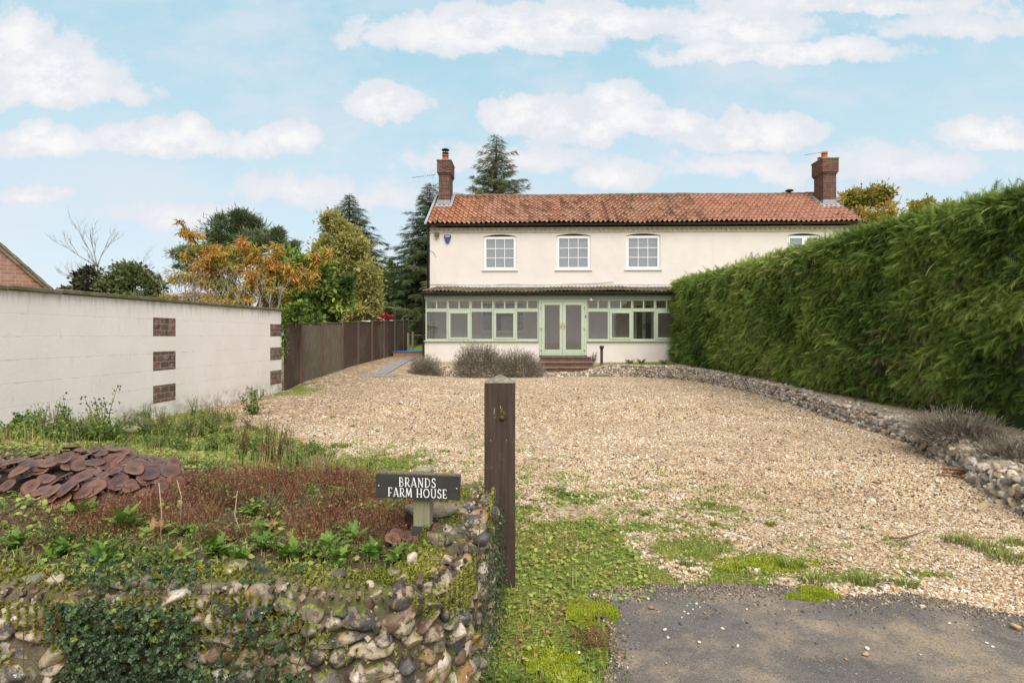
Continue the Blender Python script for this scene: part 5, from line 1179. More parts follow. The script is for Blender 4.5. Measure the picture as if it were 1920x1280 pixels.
# neighbour's brick outbuilding, greenhouse
OA = R(35); obx, oby = W(97, 0, 11)[0], 11
ob = thing('brick_outbuilding', 'brick outbuilding gable with tiled verge beyond the white wall at far left', 'building', (obx, oby, 0), OA)
zb_ = W(97, 541, 11)[2]; rz_ = lambda x: zb_-1.07*x if x > -2.2 else zb_+1.07*2.2+1.07*(x+2.2)      # local x runs up the slope to the left
m = MB(); m.prism([(-4.25, 0), (-.15, 0), (-.15, rz_(-.15)-.12), (-2.2, rz_(-2.2)-.12), (-4.25, rz_(-4.25)-.12)], 'y', 0, 5); m.build('gable_wall', MATS['outbuilding_brick'], ob)
OT = pm('mossy_tile', (.17,.12,.085), .95, (25, .9, .03), var=(12, (.28,.22,.16)), patch=((.10,.10,.045), 9, .5, .62, .8))
m = MB()
m.prism([(-2.2, rz_(-2.2)-.03), (.12, rz_(.12)-.03), (.12, rz_(.12)-.11), (-2.2, rz_(-2.2)-.13)], 'y', -.05, 5.1); m.prism([(-2.2, rz_(-2.2)-.03), (-2.2, rz_(-2.2)-.13), (-4.5, rz_(-4.5)-.11), (-4.5, rz_(-4.5)-.03)], 'y', -.05, 5.1)
m.build('roof', OT, ob)
m = MB(); x = -2.2
while x < .1: m.prism([(x, rz_(x)-.03), (x, rz_(x)+.005), (x+.17, rz_(x+.17)+.03), (x+.17, rz_(x+.17)-.03)], 'y', -.08, 5.1); x += .17
m.build('roof_tiles', OT, ob)
gh = thing('greenhouse', 'pale greenhouse roof peeping over the brown fence', 'greenhouse', (*W(700, 0, 31)[:2], .8))
a, b, c = W(678, 600, 31), W(690, 588, 31), W(721, 601, 31)
m = MB(); m.add([a, b, c, (a[0], 34, a[2]), (b[0], 34, b[2]), (c[0], 34, c[2])], [(0,1,4,3), (1,2,5,4)]); m.build('roof_glazing', pm('old_glass', (.34,.38,.38), .2, spec=.8), gh, True)
m = MB()
for i in range(6):
    t = i/5
    for p, q in ((a, b), (b, c)): m.tube([(p[0], 31+3*t, p[2]+.02), (q[0], 31+3*t, q[2]+.02)], .03, 4)
for i in range(4): t = i/3; m.tube([(b[0]+(c[0]-b[0])*t, 31, b[2]+(c[2]-b[2])*t+.02), (b[0]+(c[0]-b[0])*t, 34, b[2]+(c[2]-b[2])*t+.02)], .03, 4)
m.box(a[0], c[0], 31.0, 34, .5, a[2]-.03); m.build('frame', MATS['white_paint'], gh, True)
# ------------------------------------------------------------------ lavender
leafmat('lavender', [(0, (.11,.095,.07)), (.5, (.24,.21,.165)), (.8, (.38,.335,.27)), (.9, (.20,.215,.12)), (1, (.17,.20,.10))], .1, .9)
stalk = np.array([(0,-.010,0),(0,.010,0),(1,0,0),(.70,-.034,0),(.85,.034,0)], float); stalkF = np.array([(0,1,2),(3,4,2)])
def lavender(cx, cy, cz, rx, ry, rz, n, label, seed, name='lavender_bush', sl=.26, wd=.3):
    rg = np.random.default_rng(seed); o = thing(name, label, 'lavender', (cx, cy, cz)); d = rdir(n); d[:, 2] = np.abs(d[:, 2])
    lump = .82+.36*fbm(d[:, 0]*2.5+seed, d[:, 1]*2.5+d[:, 2]*2, 3, seed); r = rg.uniform(.55, .88, n)*lump
    P = np.array([cx, cy, cz])+d*np.array([rx, ry, rz])*r[:, None]; D = norm(d*(1,1,.8)+np.array([0,0,.45])+rg.normal(0, .28, (n, 3)))
    link('flower_stalks', scatter(stalk, stalkF, P, frames(D, roll=rg.uniform(0, 6, n)), np.c_[sl*rg.uniform(.6, 1.3, n), np.full(n, wd), np.full(n, wd)], np.clip(.45+(lump-1)*1.2+rg.normal(0, .2, n), 0, 1)), MATS['lavender'], o, True)
    n2 = n//2; d = rdir(n2); d[:, 2] = np.abs(d[:, 2]); P = np.array([cx, cy, cz])+d*np.array([rx, ry, rz])*(rg.uniform(.4, .82, n2))[:, None]
    link('foliage', scatter(slim, leaf4F, P, frames(d+rdir(n2)*.6), np.full(n2, .09), rg.random(n2)*.9), MATS['lavender'], o, True)
Yl = 20.15
def lv_(px0, px1, pt, pb, Y, n, label, seed, dz=1., ry=.55, sl=.26):
    x0, x1 = W(px0, 0, Y)[0], W(px1, 0, Y)[0]; zt, zb = W(0, pt, Y)[2], W(0, pb, Y)[2]; lavender((x0+x1)/2, Y, zb-.05, (x1-x0)/2, ry, (zt-zb)*dz+.02, n, label, seed, sl=sl)
lv_(836, 965, 640, 706, 20.1, 5200, 'large grey-brown lavender bush, the bigger half left of the brick steps', 1)
lv_(925, 1022, 655, 706, 20.2, 3600, 'lavender bush touching the left side of the brick steps', 2)
lv_(765, 830, 668, 708, 19.9, 2300, 'small grey lavender bush at the left corner of the porch', 3)
lavender(5.15, 6.8, .20, .44, .75, .30, 2600, 'straggly pale lavender hanging over the right flint wall', 4, sl=.16, wd=.11)
lavender(4.85, 5.65, .16, .36, .45, .24, 1300, 'small lavender at the right edge nearest the camera', 5, sl=.14, wd=.11)

# ------------------------------------------------------------------ weeds
leafmat('weed_leaf', [(0, (.04,.08,.02)), (.4, (.11,.18,.035)), (.75, (.27,.36,.07)), (.975, (.42,.48,.12)), (1, (.35,.18,.08))], .3, .55)
leafmat('grass_blade', [(0, (.09,.13,.03)), (.4, (.20,.25,.05)), (.7, (.33,.37,.09)), (.85, (.42,.36,.16)), (1, (.30,.20,.10))], .3, .6)
STEM = pm('stem', (.10,.09,.04), .8)
def weed(x, y, h, ns, spread, ls, label, seed, name='tall_weed', cat='weed', mat='weed_leaf', per=20, seeds=False, z=None):
    rg = np.random.default_rng(seed); pr = random.Random(seed); z = float(H(x, y))-.02 if z is None else z; o = thing(name, label, cat, (x, y, z)); m = MB(); P, D, S, V = [], [], [], []
    for k in range(ns):
        a = pr.uniform(0, 6.28); sp = spread*pr.uniform(.2, 1); hh = h*pr.uniform(.6, 1.02); b = (x+cos(a)*sp*.25, y+sin(a)*sp*.25, z); e = (x+cos(a)*sp, y+sin(a)*sp, z+hh); md = (x+cos(a)*sp*.5+pr.uniform(-.03,.03), y+sin(a)*sp*.5, z+hh*.55)
        m.tube([b, md, e], [.006, .0045, .002], 4)
        t = rg.random(per)**.8; pts = np.array(b)*(1-t[:, None])+np.array(e)*t[:, None]+rg.normal(0, .012+.02*h, (per, 3)); P.append(pts); D.append(rdir(per)+(0,0,.25)); S.append(ls*rg.uniform(.5, 1.2, per)*(1.15-.6*t)); V.append(np.clip(.45+rg.normal(0, .2, per), 0, 1))
        if seeds:
            for _ in range(4): c = (e[0]+pr.uniform(-.03,.03), e[1]+pr.uniform(-.03,.03), e[2]-pr.uniform(-.01,.08)); m.lathe([(.002,-.012),(.009,-.004),(.009,.006),(.003,.012)], c, 6)
    m.build('stems', STEM, o, True); P, D, S, V = map(np.concatenate, (P, D, S, V))
    link('leaves', scatter(leaf4, leaf4F, P, frames(D, roll=rg.uniform(0, 6, len(P))), S, V), MATS[mat], o, True)
def wp(px, py, Y): return (px-CX)*Y/F
WEEDS = [(25, 765, 6.3, 10, .28, .07, 'dark leafy weed at the far left foot of the white wall', 0), (130, 728, 6.2, 4, .12, .055, 'tall thin rose-like stem standing alone before the white wall', 0), (200, 712, 6.4, 5, .22, .05, 'tall stalks with dark seed heads left of the mossy stone', 1),
 (185, 775, 6.1, 34, .42, .05, 'bushy dark green weed below the tall seed stalks', 0), (475, 722, 10.5, 9, .22, .07, 'leafy weed close to the far end of the white wall', 1), (477, 795, 5.4, 4, .07, .05, 'single dark upright weed stem rising from the red-brown growth', 0),
 (350, 768, 8.0, 12, .25, .035, 'fine twiggy weed before the second brick column', 0), (402, 770, 8.4, 10, .2, .035, 'wispy weed midway along the white wall', 0), (60, 800, 5.8, 26, .4, .06, 'low spreading weed clump at the left edge', 0), (300, 810, 6.6, 22, .4, .045, 'low green weed clump right of the mossy stone', 0),
 (430, 760, 9.6, 8, .2, .04, 'small brown-stemmed weed before the far brick column', 0)]
for k, (px, pt, Y, ns, sp, ls, lab, sd) in enumerate(WEEDS):
    x = wp(px, pt, Y); h = W(0, pt, Y)[2]-float(H(x, Y)); weed(x, Y, h, ns, sp, ls*1.3, lab, 40+k, seeds=bool(sd), per=24 if ns < 9 else 30)
# dandelion-like rosettes
def toothleaf():
    V, Fa = [], []; N = 9
    for i in range(N):
        t = i/(N-1); wd = (.10+.13*sin(pi*min(1, t*.9+.12)))*(1 if i % 2 else .55)*(1-t**6); z = .55*t-.62*t*t
        V += [(t*.92, -wd, z+.03), (t*.92, 0, z), (t*.92, wd, z+.03)]
    for i in range(N-1): a = 3*i; Fa += [(a, a+1, a+4, a+3), (a+1, a+2, a+5, a+4)]
    return np.array(V), np.array(Fa)
TL, TLF = toothleaf()
leafmat('dandelion', [(0, (.05,.11,.02)), (.5, (.125,.22,.035)), (.9, (.24,.34,.06)), (1, (.34,.16,.08))], .3, .5)
ROS = [(150, 965, 2.95, .15, 'bright dandelion rosette in front of the left mushrooms'), (238, 985, 2.75, .17, 'long-leaved dandelion rosette right of the mushrooms'), (30, 1015, 2.55, .12, 'dandelion rosette at the left edge behind the flint wall'), (105, 1030, 2.45, .10, 'small round-leaved rosette above the ivy'),
 (470, 960, 3.0, .11, 'dandelion in the middle of the red-brown growth'), (400, 1030, 2.45, .12, 'pale dandelion rosette above the ivy patch'), (610, 1025, 2.45, .12, 'broad blue-green rosette left of the sign post'), (540, 1030, 2.42, .11, 'dandelion rosette beside the broad blue-green one'),
 (700, 1025, 2.42, .115, 'upright dandelion rosette close left of the sign post'), (745, 1030, 2.38, .10, 'dandelion rosette touching the sign post'), (800, 1035, 2.42, .09, 'small dandelion right below the sign post'), (330, 1045, 2.38, .10, 'reddish dandelion rosette on the wall top above the ivy'),
 (640, 1040, 2.36, .09, 'small dandelion on the moss beside the broad rosette'), (660, 1000, 2.6, .12, 'dandelion rosette behind the upright one near the sign'), (450, 1045, 2.36, .10, 'dandelion rosette left of centre on the wall top'),(200,1040,2.4,.11,'dandelion rosette above the left part of the ivy')]
for k, (px, py, Y, s, lab) in enumerate(ROS):
    x = wp(px, py, Y); z = float(H(x, Y)); rg = np.random.default_rng(70+k); n = 15; o = thing('dandelion_plant', lab, 'dandelion', (x, Y, z)); a = rg.uniform(0, 6.28, n); el_ = rg.uniform(.35, 1.25, n)
    d = np.stack([np.cos(a)*np.cos(el_), np.sin(a)*np.cos(el_), np.sin(el_)], 1); vv = np.clip(.5+rg.normal(0, .18, n)+(.3 if 'reddish' in lab else 0), 0, 1)
    s *= .85; wsc = 1.35 if 'broad' in lab else .95
    link('leaves', scatter(TL, TLF, np.tile((x, Y, z+.005), (n, 1))+rg.normal(0, .012, (n, 3))*(1,1,.2), frames(d, roll=rg.normal(0, .3, n)), np.c_[s*rg.uniform(.65, 1.15, n), s*wsc*np.ones(n), s*np.ones(n)], vv, smooth=True), MATS['dandelion'], o, True)
# grass and clover over bed, verge and drive edge
def blades(n, x0, x1, y0, y1, hmin, hmax, wd, keepf, name, label, mat, tmpl=blade, tF=bladeF, cat=None):
    y = y0+(y1-y0)*RNG.random(n)**1.3; x = RNG.uniform(x0, x1, n); k = keepf(x, y) > RNG.random(n); x, y = x[k], y[k]; n = len(x)
    a = RNG.uniform(0, 6.28, n); tz = np.c_[np.cos(a), np.sin(a), RNG.normal(0, .25, n)]
    v = np.clip(fbm(x*3, y*3, 3, 31)*1.3-.12+RNG.normal(0, .2, n)+.24*(y > 4.0)*(x < -.6)+.14*(x > -.1), 0, 1); h = RNG.uniform(hmin, hmax, n)*(.6+.8*fbm(x*2, y*2, 2, 12))
    return np.c_[x, y, H(x, y)-.003], frames(tz), np.c_[h*.9, wd*RNG.uniform(.7, 1.3, n), h], v
inview = lambda x, y: (np.abs(x) < y*.9+.15)
g = blades(150000, -7, 3.6, 2.2, 11, .018, .050, .006, lambda x, y: np.where((green(x, y) > .55) & inview(x, y) & (RNG.random(len(x)) < np.where(Hbed(x, y) < .47, 1, .55*sst(2.75-y, -.1, .1)+.10)) & (~((x > .5) & (y < tar_edge(x)))) & (x > -6.2), .25+.6*green(x, y), 0), '', '', '')
link('grass', scatter(blade, bladeF, *g[:3], g[3]), MATS['grass_blade'])
o = bpy.data.objects['grass']; tag(o, 'short patchy grass and weeds on the bed, the verge and the edge of the drive', 'grass', kind='stuff')
g = blades(60000, -5.6, .8, 2.2, 9, .02, .045, .03, lambda x, y: np.where((green(x, y) > .5) & inview(x, y) & (x > -6.2) & ~((x > .38) & (y < 3.1)), .3+.5*(fbm(x*4, y*4, 3, 44) > .5), 0), '', '', '')
cl = np.array([(0,0,0),(.35,-.42,.12),(.9,-.3,.1),(1,.25,.06),(.4,.42,.12)], float)
P = g[0].copy(); P[:, 2] += RNG.uniform(.003, .028, len(P)); n = len(P); d = rdir(n); d[:, 2] *= .35
link('small_weeds', scatter(cl, np.array([(0,1,2,3,4)]), P, frames(d, roll=RNG.normal(0, .3, n)), RNG.uniform(.010, .024, n)*(1+.12*P[:, 1]), np.clip(g[3]+.12*(P[:, 0] > -.1), 0, .99)), MATS['weed_leaf']); tag(bpy.data.objects['small_weeds'], 'low leafy weeds creeping over the soil of the bed and the verge', 'weeds', kind='stuff')
# red-brown dead growth
leafmat('dead_growth', [(0, (.07,.03,.02)), (.45, (.17,.072,.042)), (.8, (.30,.145,.085)), (.93, (.36,.22,.13)), (1, (.14,.17,.05))], .15, .9)
n = 52000; y = RNG.uniform(2.42, 4.6, n); x = RNG.uniform(-4.2, -.15, n); f = fbm(x*1.6, y*1.6, 3, 50)
core = (blob(x, y, -1.25, 3.25, 1.15, .85, 0, .6)+.30*blob(x, y, -2.6, 2.7, 1.0, .35, 0, .9)+.35*blob(x, y, -.35, 2.95, .35, .5, 0, .8)); gap = fbm(x*4.5, y*4.5, 3, 63); k = (core*(.55+f*.9)*sst(gap, .38, .54) > RNG.random(n)*.62); x, y, core = x[k], y[k], core[k]; n = len(x)
h = RNG.uniform(.05, .16, n)*(.5+.6*np.clip(core, 0, 1)); a = RNG.uniform(0, 6.28, n); d = norm(np.c_[np.cos(a)*.55, np.sin(a)*.55, np.ones(n)])
z = H(x, y)-.01
V1 = scatter(np.array([(0,-.5,0),(0,.5,0),(1,0,0)], float), triF, np.c_[x, y, z], frames(d, roll=RNG.uniform(0, 6, n)), np.c_[h, np.full(n, .0035), h], np.clip(fbm(x*5, y*5, 3, 5)+RNG.normal(0, .2, n), 0, 1))
o = link('dead_growth', V1, MATS['dead_growth']); tag(o, 'matted red-brown dead stalks filling the middle of the bed', 'dead plants', kind='stuff')
n2 = n*2; i = RNG.integers(0, n, n2); t = RNG.uniform(.35, 1.05, n2); P = np.c_[x, y, z][i]+d[i]*(h[i]*t)[:, None]+RNG.normal(0, .008, (n2, 3))
o = link('seed_heads', scatter(tri-np.array([.1,0,.4]), triF, P, frames(rdir(n2)), RNG.uniform(.005, .011, n2), RNG.random(n2)), MATS['dead_growth']); tag(o, 'tiny rust coloured seed heads on the dead stalks', 'seed heads', kind='stuff')
# bent pale dry stalks
for k, (pts, lab) in enumerate((([(300,1040,2.5),(303,960,2.5),(298,905,2.55)], 'pale upright dry stalk left of centre in the bed'), ([(338,1000,2.6),(340,930,2.6),(332,900,2.62)], 'tall pale dry stalk beside the mushrooms'), ([(530,950,2.9),(545,965,2.85),(540,990,2.8),(532,996,2.8)], 'bent pale dry stalk in the red-brown growth'), ([(445,920,2.9),(440,965,2.8),(452,1000,2.7)], 'thin green-brown stalk leaning over the dead growth'))):
    P_ = [W(*q) for q in pts]; m = MB(); m.tube(P_, .0021, 5); o = m.build('dry_stalk', pm('straw%d' % k, (.36,.27,.16), .8)); tag(o, lab, 'stalk')
MATS['straw0'].name = 'straw'
# grass tufts
TUF = [(1100, 882, .5, 'yellow-green moss tuft in the shingle nearest the gate post'), (1163, 908, .8, 'largest yellow-green tuft on the shingle right of the gate post'), (1156, 921, .5, 'flat tuft just below the largest yellow-green tuft'), (1198, 930, .4, 'small deep green tuft right of the yellow-green tufts'),
 (640, 838, 1.3, 'big grass tuft at the border of bed and shingle'), (600, 845, 1.0, 'pale dry-tipped grass tuft left of the big one'), (1330, 947, .5, 'small grass tuft in the middle of the shingle'), (1795, 1015, 1.2, 'broad grass tuft at the right side of the drive'), (1850, 1030, 1.5, 'largest spreading grass tuft at the right side'),
 (1890, 1050, 1.5, 'grass tuft nearest the right edge of the photo'), (1900, 1020, .9, 'upright small tuft above the one at the right edge'), (1527, 1092, 1.1, 'blue-green grass tuft on the moss at the tarmac edge'), (1480, 1062, 1.0, 'curled leaf tuft in the moss patch'), (1622, 1092, 1.1, 'grass tuft at the tarmac edge right of the moss'),
 (1700, 1098, .8, 'thin tuft at the tarmac edge'), (1210, 745+220, .35, 'tiny tuft below the drive centre'), (1445, 985, .5, 'tuft at the upper rim of the moss patch'), (1340, 985, .4, 'tiny tuft left of the moss patch'), (1290, 1060, .6, 'low tuft in the near shingle'), (625, 838-55, .4, 'tiny bright tuft on the shingle near the bed'), (660, 800, .4, 'second tiny tuft on the far shingle')]
for k, (px, py, s, lab) in enumerate(TUF):
    Y = CH*F/(py-HY); x = wp(px, py, Y)
    for _ in range(5):
        Y = (CH-float(H(x, Y)))*F/(py-HY); x = wp(px, py, Y)
    rg = np.random.default_rng(200+k); n = int(90*s+30); r = .055*s*np.sqrt(rg.random(n))*(1+.12*Y); a = rg.uniform(0, 6.28, n); z = float(H(x, Y)); o = thing('grass_tuft', lab, 'grass tuft', (x, Y, z))
    moss = 'yellow' in lab or 'flat' in lab
    h = rg.uniform(.4, 1, n)*(.025 if moss else .06)*(.6+.5*s); out_ = np.c_[np.cos(a), np.sin(a), np.zeros(n)]
    link('blades', scatter(blade, bladeF, np.c_[x+np.cos(a)*r, Y+np.sin(a)*r*.8, np.full(n, z-.002)], frames(out_+rg.normal(0, .5, (n, 3))*(1,1,0)), np.c_[h*(.6 if moss else 1.5), np.full(n, .0045+.0006*Y), h], np.clip(rg.normal(.75 if moss else .42, .13, n), 0, 1)), MATS['grass_blade'], o, True)
# moss sheet on tarmac edge: thick cushions
leafmat('bright_moss', [(0, (.16,.20,.015)), (.5, (.32,.38,.025)), (1, (.46,.50,.05))], .2, .9)
def moss_patch(cx, cy, rx, ry, n, lab, seed, zoff=.012):
    rg = np.random.default_rng(seed); a = rg.uniform(0, 6.28, n); r = np.sqrt(rg.random(n))*(1+.5*(fbm(np.cos(a)*2+seed, np.sin(a)*2, 3)-.5)); x = cx+np.cos(a)*r*rx; y = cy+np.sin(a)*r*ry; keep_ = fbm(x*9, y*9, 3, seed) > .22+.30*r+.5*(fbm(x*35, y*35, 2, seed)-.5); x, y, r = x[keep_], y[keep_], r[keep_]; n = len(x)
    z = H(x, y)+zoff+.010*(1-r)*fbm(x*20, y*20, 2); nd = norm(rg.normal(0, .35, (n, 3))+(0,0,1))
    o = link('moss_cushion', scatter(tri, triF, np.c_[x, y, z], frames(np.cross(nd, rdir(n)), up=nd), np.c_[np.full(n, .009), np.full(n, .009), rg.uniform(.006, .013, n)], np.clip(fbm(x*12, y*12, 3)+rg.normal(0, .15, n), 0, 1)), MATS['bright_moss']); tag(o, lab, 'moss', kind='stuff')
moss_patch(.41, 2.98, .13, .20, 9000, 'bright yellow-green moss spreading onto the tarmac by the gate post', 1); moss_patch(.22, 2.52, .19, .17, 9000, 'bright moss at the bottom edge left of the tarmac', 2); moss_patch(1.63, 3.20, .17, .10, 6000, 'bright moss tongue reaching onto the tarmac', 3); moss_patch(1.55, 3.62, .36, .13, 6000, 'yellow moss in the shingle above the tarmac', 4, .004)

# ------------------------------------------------------------------ ivy on the front wall
def ivyleaf():
    a = [0, 34, 60, 92, 128, 180, 232, 268, 300, 326]; r = [1.0, .66, .86, .60, .66, .34, .66, .60, .86, .66]
    return np.array([(0.2,0,-.10)]+[(rr*cos(R(t))*.5+.25, rr*sin(R(t))*.5, .10*abs(sin(R(t*2.5)))-.10*rr) for t, rr in zip(a, r)]), np.array([(0, i, i % 10+1) for i in range(1, 11)])
IV, IVF = ivyleaf()
def ivy(label, n, sx, zmean, seed, size, stems, sel):
    rg = np.random.default_rng(seed); o = thing('ivy_plant', label, 'ivy', (float(FC[sel][len(FC[sel])//2, 0]), float(FC[sel][0, 1]), .1)); idx = np.arange(len(FC))[sel]; s = rg.choice(idx, n)
    z = .62-rg.random(n)**1.0*.62; f = fbm(FC[s, 0]*5+FC[s, 1]*5, z*6, 3, seed); k = (f+(.45 if sx > .6 else .25)*(1-np.abs((s-idx.mean())/(len(idx)/2))**1.5) > sx); s, z = s[k], z[k]; n = len(s)
    off = np.where(z > .56, -rg.random(n)*.16, .045+.03*(1-z)+rg.random(n)*.05); P = np.c_[FC[s]+out[s]*off[:, None]+rg.normal(0, .008, (n, 2)), z]
    nn = norm(np.c_[out[s]*.9, np.full(n, .55)]+rg.normal(0, .55, (n, 3))); d = norm(np.cross(nn, rdir(n))+np.array([0,0,-.5]))
    d = norm(d-nn*np.sum(d*nn, 1)[:, None]); link('leaves', scatter(IV, IVF, P, np.stack([d, np.cross(nn, d), nn], 2), size*rg.uniform(.35, 1.15, n), np.clip(.24+(f[k]-.5)*.9+rg.normal(0, .2, n)+.35*(rg.random(n) < .06), 0, 1)), MATS['ivy_leaf'], o, True)
    m = MB(); pr = random.Random(seed)
    for _ in range(stems):
        i = pr.choice(list(idx)); P_ = []; zz = pr.uniform(.0, .2)
        for q in range(7):
            i = min(max(i+pr.randint(-3, 3), idx[0]), idx[-1]); zz += .07; P_.append((FC[i, 0]+out[i, 0]*.06, FC[i, 1]+out[i, 1]*.06, zz))
        m.tube(P_, .0018, 4)
    m.build('stems', STEM, o, True)
t_ = norm(np.gradient(FC, axis=0)); out = np.stack([t_[:, 1], -t_[:, 0]], 1)
ivy('dark ivy covering the left part of the mossy flint wall', 3800, .68, .3, 1, .032, 7, (FC[:, 0] > -1.60) & (FC[:, 0] < -.93))
ivy('thin yellowing ivy sprays at the right of the dark ivy', 800, .66, .3, 2, .030, 4, (FC[:, 0] > -1.05) & (FC[:, 0] < -.66))
ivy('small-leaved creeper on the end face of the flint wall', 1500, .44, .3, 3, .020, 3, (FC[:, 1] > 2.1) & (FC[:, 0] > -.2))

# ------------------------------------------------------------------ mushrooms
leafmat('mushroom', [(0, (.075,.035,.025)), (.4, (.17,.075,.045)), (.8, (.27,.14,.09)), (1, (.36,.20,.13))], 0, .45, spec=.45)
def mush_mat():
    m = bpy.data.materials.new('mushroom_cap'); m.use_nodes = True; t = NT(m.node_tree); b = t.n['Principled BSDF']; co = t.node('ShaderNodeTexCoord').outputs['Object']
    at = t.node('ShaderNodeAttribute', attribute_name='var').outputs['Fac']; inf = t.node('ShaderNodeObjectInfo').outputs['Random']
    c = t.ramp(t.math('ADD', t.math('MULTIPLY', at, .65), t.math('MULTIPLY', inf, .35)), [(0, (.02,.010,.008)), (.3, (.065,.026,.017)), (.55, (.13,.052,.031)), (.85, (.22,.10,.055)), (1, (.38,.21,.13))])
    c = t.mix(t.smooth(t.noise(co, 30, 5, .6).outputs[0], .45, .65, 0, .45), c, (.09,.05,.04))
    t.put(b.inputs['Base Color'], c); b.inputs['Roughness'].default_value = .30; b.inputs['Specular IOR Level'].default_value = .6
    bn = t.node('ShaderNodeBump', {'Height': t.noise(co, 60, 4).outputs[0], 'Strength': .25, 'Distance': .004}); t.l.new(bn.outputs[0], b.inputs['Normal']); return m
MM = mush_mat()
def cap_mesh(seed):
    rg = random.Random(seed); ph = [rg.uniform(0, 6.28) for _ in range(4)]; am = [rg.uniform(.03, .10), rg.uniform(.03, .07), rg.uniform(.06, .16), rg.uniform(.05, .10)]
    prof = [(.12, -.55, .0), (.13, -.10, .0), (.5, -.06, .15), (.96, -.045, .35), (1.02, .005, .95), (.9, .055, .75), (.6, .075, .55), (.3, .045, .35), (.10, .0, .1)]
    n = 22; V = []; va = []
    for r, z, v in prof:
        for k in range(n):
            a = 2*pi*k/n; rr = r*(1+(am[0]*sin(2*a+ph[0])+am[1]*sin(3*a+ph[1])+.025*sin(7*a+ph[3]))*min(1, r*1.2)); V.append((rr*cos(a), rr*sin(a), z+(am[2]*sin(2*a+ph[2])*.6+am[3]*sin(3*a+ph[3])*.4)*r*r)); 
    Fq = [(i*n+k, i*n+(k+1) % n, (i+1)*n+(k+1) % n, (i+1)*n+k) for i in range(len(prof)-1) for k in range(n)]; va = [prof[min(i+1, len(prof)-1)][2] for i in range(len(prof)-1) for k in range(n)]
    V.append((0, 0, -.01)); c0 = len(V)-1; b = (len(prof)-1)*n
    me = mesh_np(V, Fq+[(b+k, b+(k+1) % n, c0, c0) for k in range(0)], 'mushroom', True, va)
    bm = bmesh.new(); bm.from_mesh(me); bm.verts.ensure_lookup_table(); 
    bm.faces.new([bm.verts[b+k] for k in range(n)]); bm.to_mesh(me); bm.free(); me.materials.append(MM); return me
CAPS = [cap_mesh(i) for i in range(7)]
def mushroom(x, y, z, r, nrm, label, group, pr):
    o = bpy.data.objects.new('mushroom', pr.choice(CAPS)); COL.objects.link(o); q = Vector(nrm).to_track_quat('Z', 'Y').to_euler(); o.rotation_euler = q; o.location = (x, y, z); o.scale = (r, r, r); o.rotation_euler.rotate_axis('Z', pr.uniform(0, 6.28)); tag(o, label, 'mushroom', group)
MR = random.Random(8)
for (cx, cy, rx, ry, hh, n, lab, grp) in ((-2.88, 3.80, .76, .46, .19, 210, 'wavy reddish brown mushroom cap in the left heap of the big cluster', 'mushrooms in the left heap'), (-2.32, 3.45, .44, .34, .17, 140, 'wavy reddish brown mushroom cap in the right heap of the big cluster', 'mushrooms in the right heap')):
    gz = .45
    for k in range(n):
        q = math.sqrt((k+.5)/n)*1.02; a = k*2.39996+MR.uniform(-.3, .3); u, v = q*cos(a), q*sin(a); zz = hh*max(0, 1-q*q)**.6*(1+.25*sin(u*5)*cos(v*4)); x, y = cx+u*rx, cy+v*ry
        nrm = (u*.55+MR.uniform(-.28, .28), v*.5-.22+MR.uniform(-.28, .28), 1); r = MR.uniform(.030, .062); 
        mushroom(x, y, min(gz, float(H(x, y)))+zz+MR.uniform(-.03, .035), r, nrm, lab, grp, MR)
    m = MB(); m.lathe([(rx*.96, 0), (rx*.85, hh*.35), (rx*.5, hh*.75), (.05, hh*.92)], (0, 0, 0), 20); o = m.build('mushroom_stems', pm('mushroom_base', (.045,.028,.02), .9, (25, 1, .03)), None); o.location = (cx, cy, gz-.03); o.scale = (1, ry/rx, 1)
    o.name = 'rotting_stump'; tag(o, 'dark rotting stump hidden under the '+('left' if n == 210 else 'right')+' heap of mushrooms', 'stump')
for k, (px, py, Y, r, lab) in enumerate([(583, 872, 5.1, .055, 'orange-brown bracket cap left in the small fungus cluster'), (600, 863, 5.15, .075, 'top cap of the small orange fungus cluster'), (605, 878, 5.05, .06, 'lower right cap of the small orange fungus cluster'), (590, 862, 5.25, .06, 'back cap of the small orange fungus cluster'), (624, 888, 4.7, .045, 'lone pinkish mushroom right of the small cluster'), (391, 859, 5.6, .05, 'lone flat mushroom in the green weeds left of centre')]):
    x, y, z = W(px, py, Y); mushroom(x, y, z, r, (MR.uniform(-.3, .3), -.35, 1), lab, None, MR)

# stump and rocks
sx, sy, sz = W(812, 950, 2.78)
stm = thing('tree_stump', 'dark rotten tree stump behind the sign post', 'stump', (sx, sy, .50)); m = MB(); n = 16; P = []
for zz, k in ((-.1, 1.15), (.0, 1.05), (.09, 1.0)): P += [(.13*k*(1+.13*sin(3*2*pi*i/n)+.06*sin(7*2*pi*i/n))*cos(2*pi*i/n), .10*k*(1+.13*sin(3*2*pi*i/n)+.06*sin(5*2*pi*i/n))*sin(2*pi*i/n), zz) for i in range(n)]
m.add(P, [(j*n+i, j*n+(i+1) % n, (j+1)*n+(i+1) % n, (j+1)*n+i) for j in range(2) for i in range(n)]); m.build('bark', pm('rotten_bark', (.04,.028,.02), .9, (30, 1, .03)), stm)
m = MB(); m.add([(p[0]*1.02, p[1]*1.02, .092) for p in P[-n:]]+[(p[0]*1.02, p[1]*1.02, .106) for p in P[-n:]], [tuple(range(n-1, -1, -1)), tuple(range(n, 2*n))]+[(i, (i+1) % n, n+(i+1) % n, n+i) for i in range(n)]); m.build('cut_top', pm('cut_wood', (.22,.18,.13), .9, (50, .8, .01), var=(15, (.12,.10,.07))), stm)
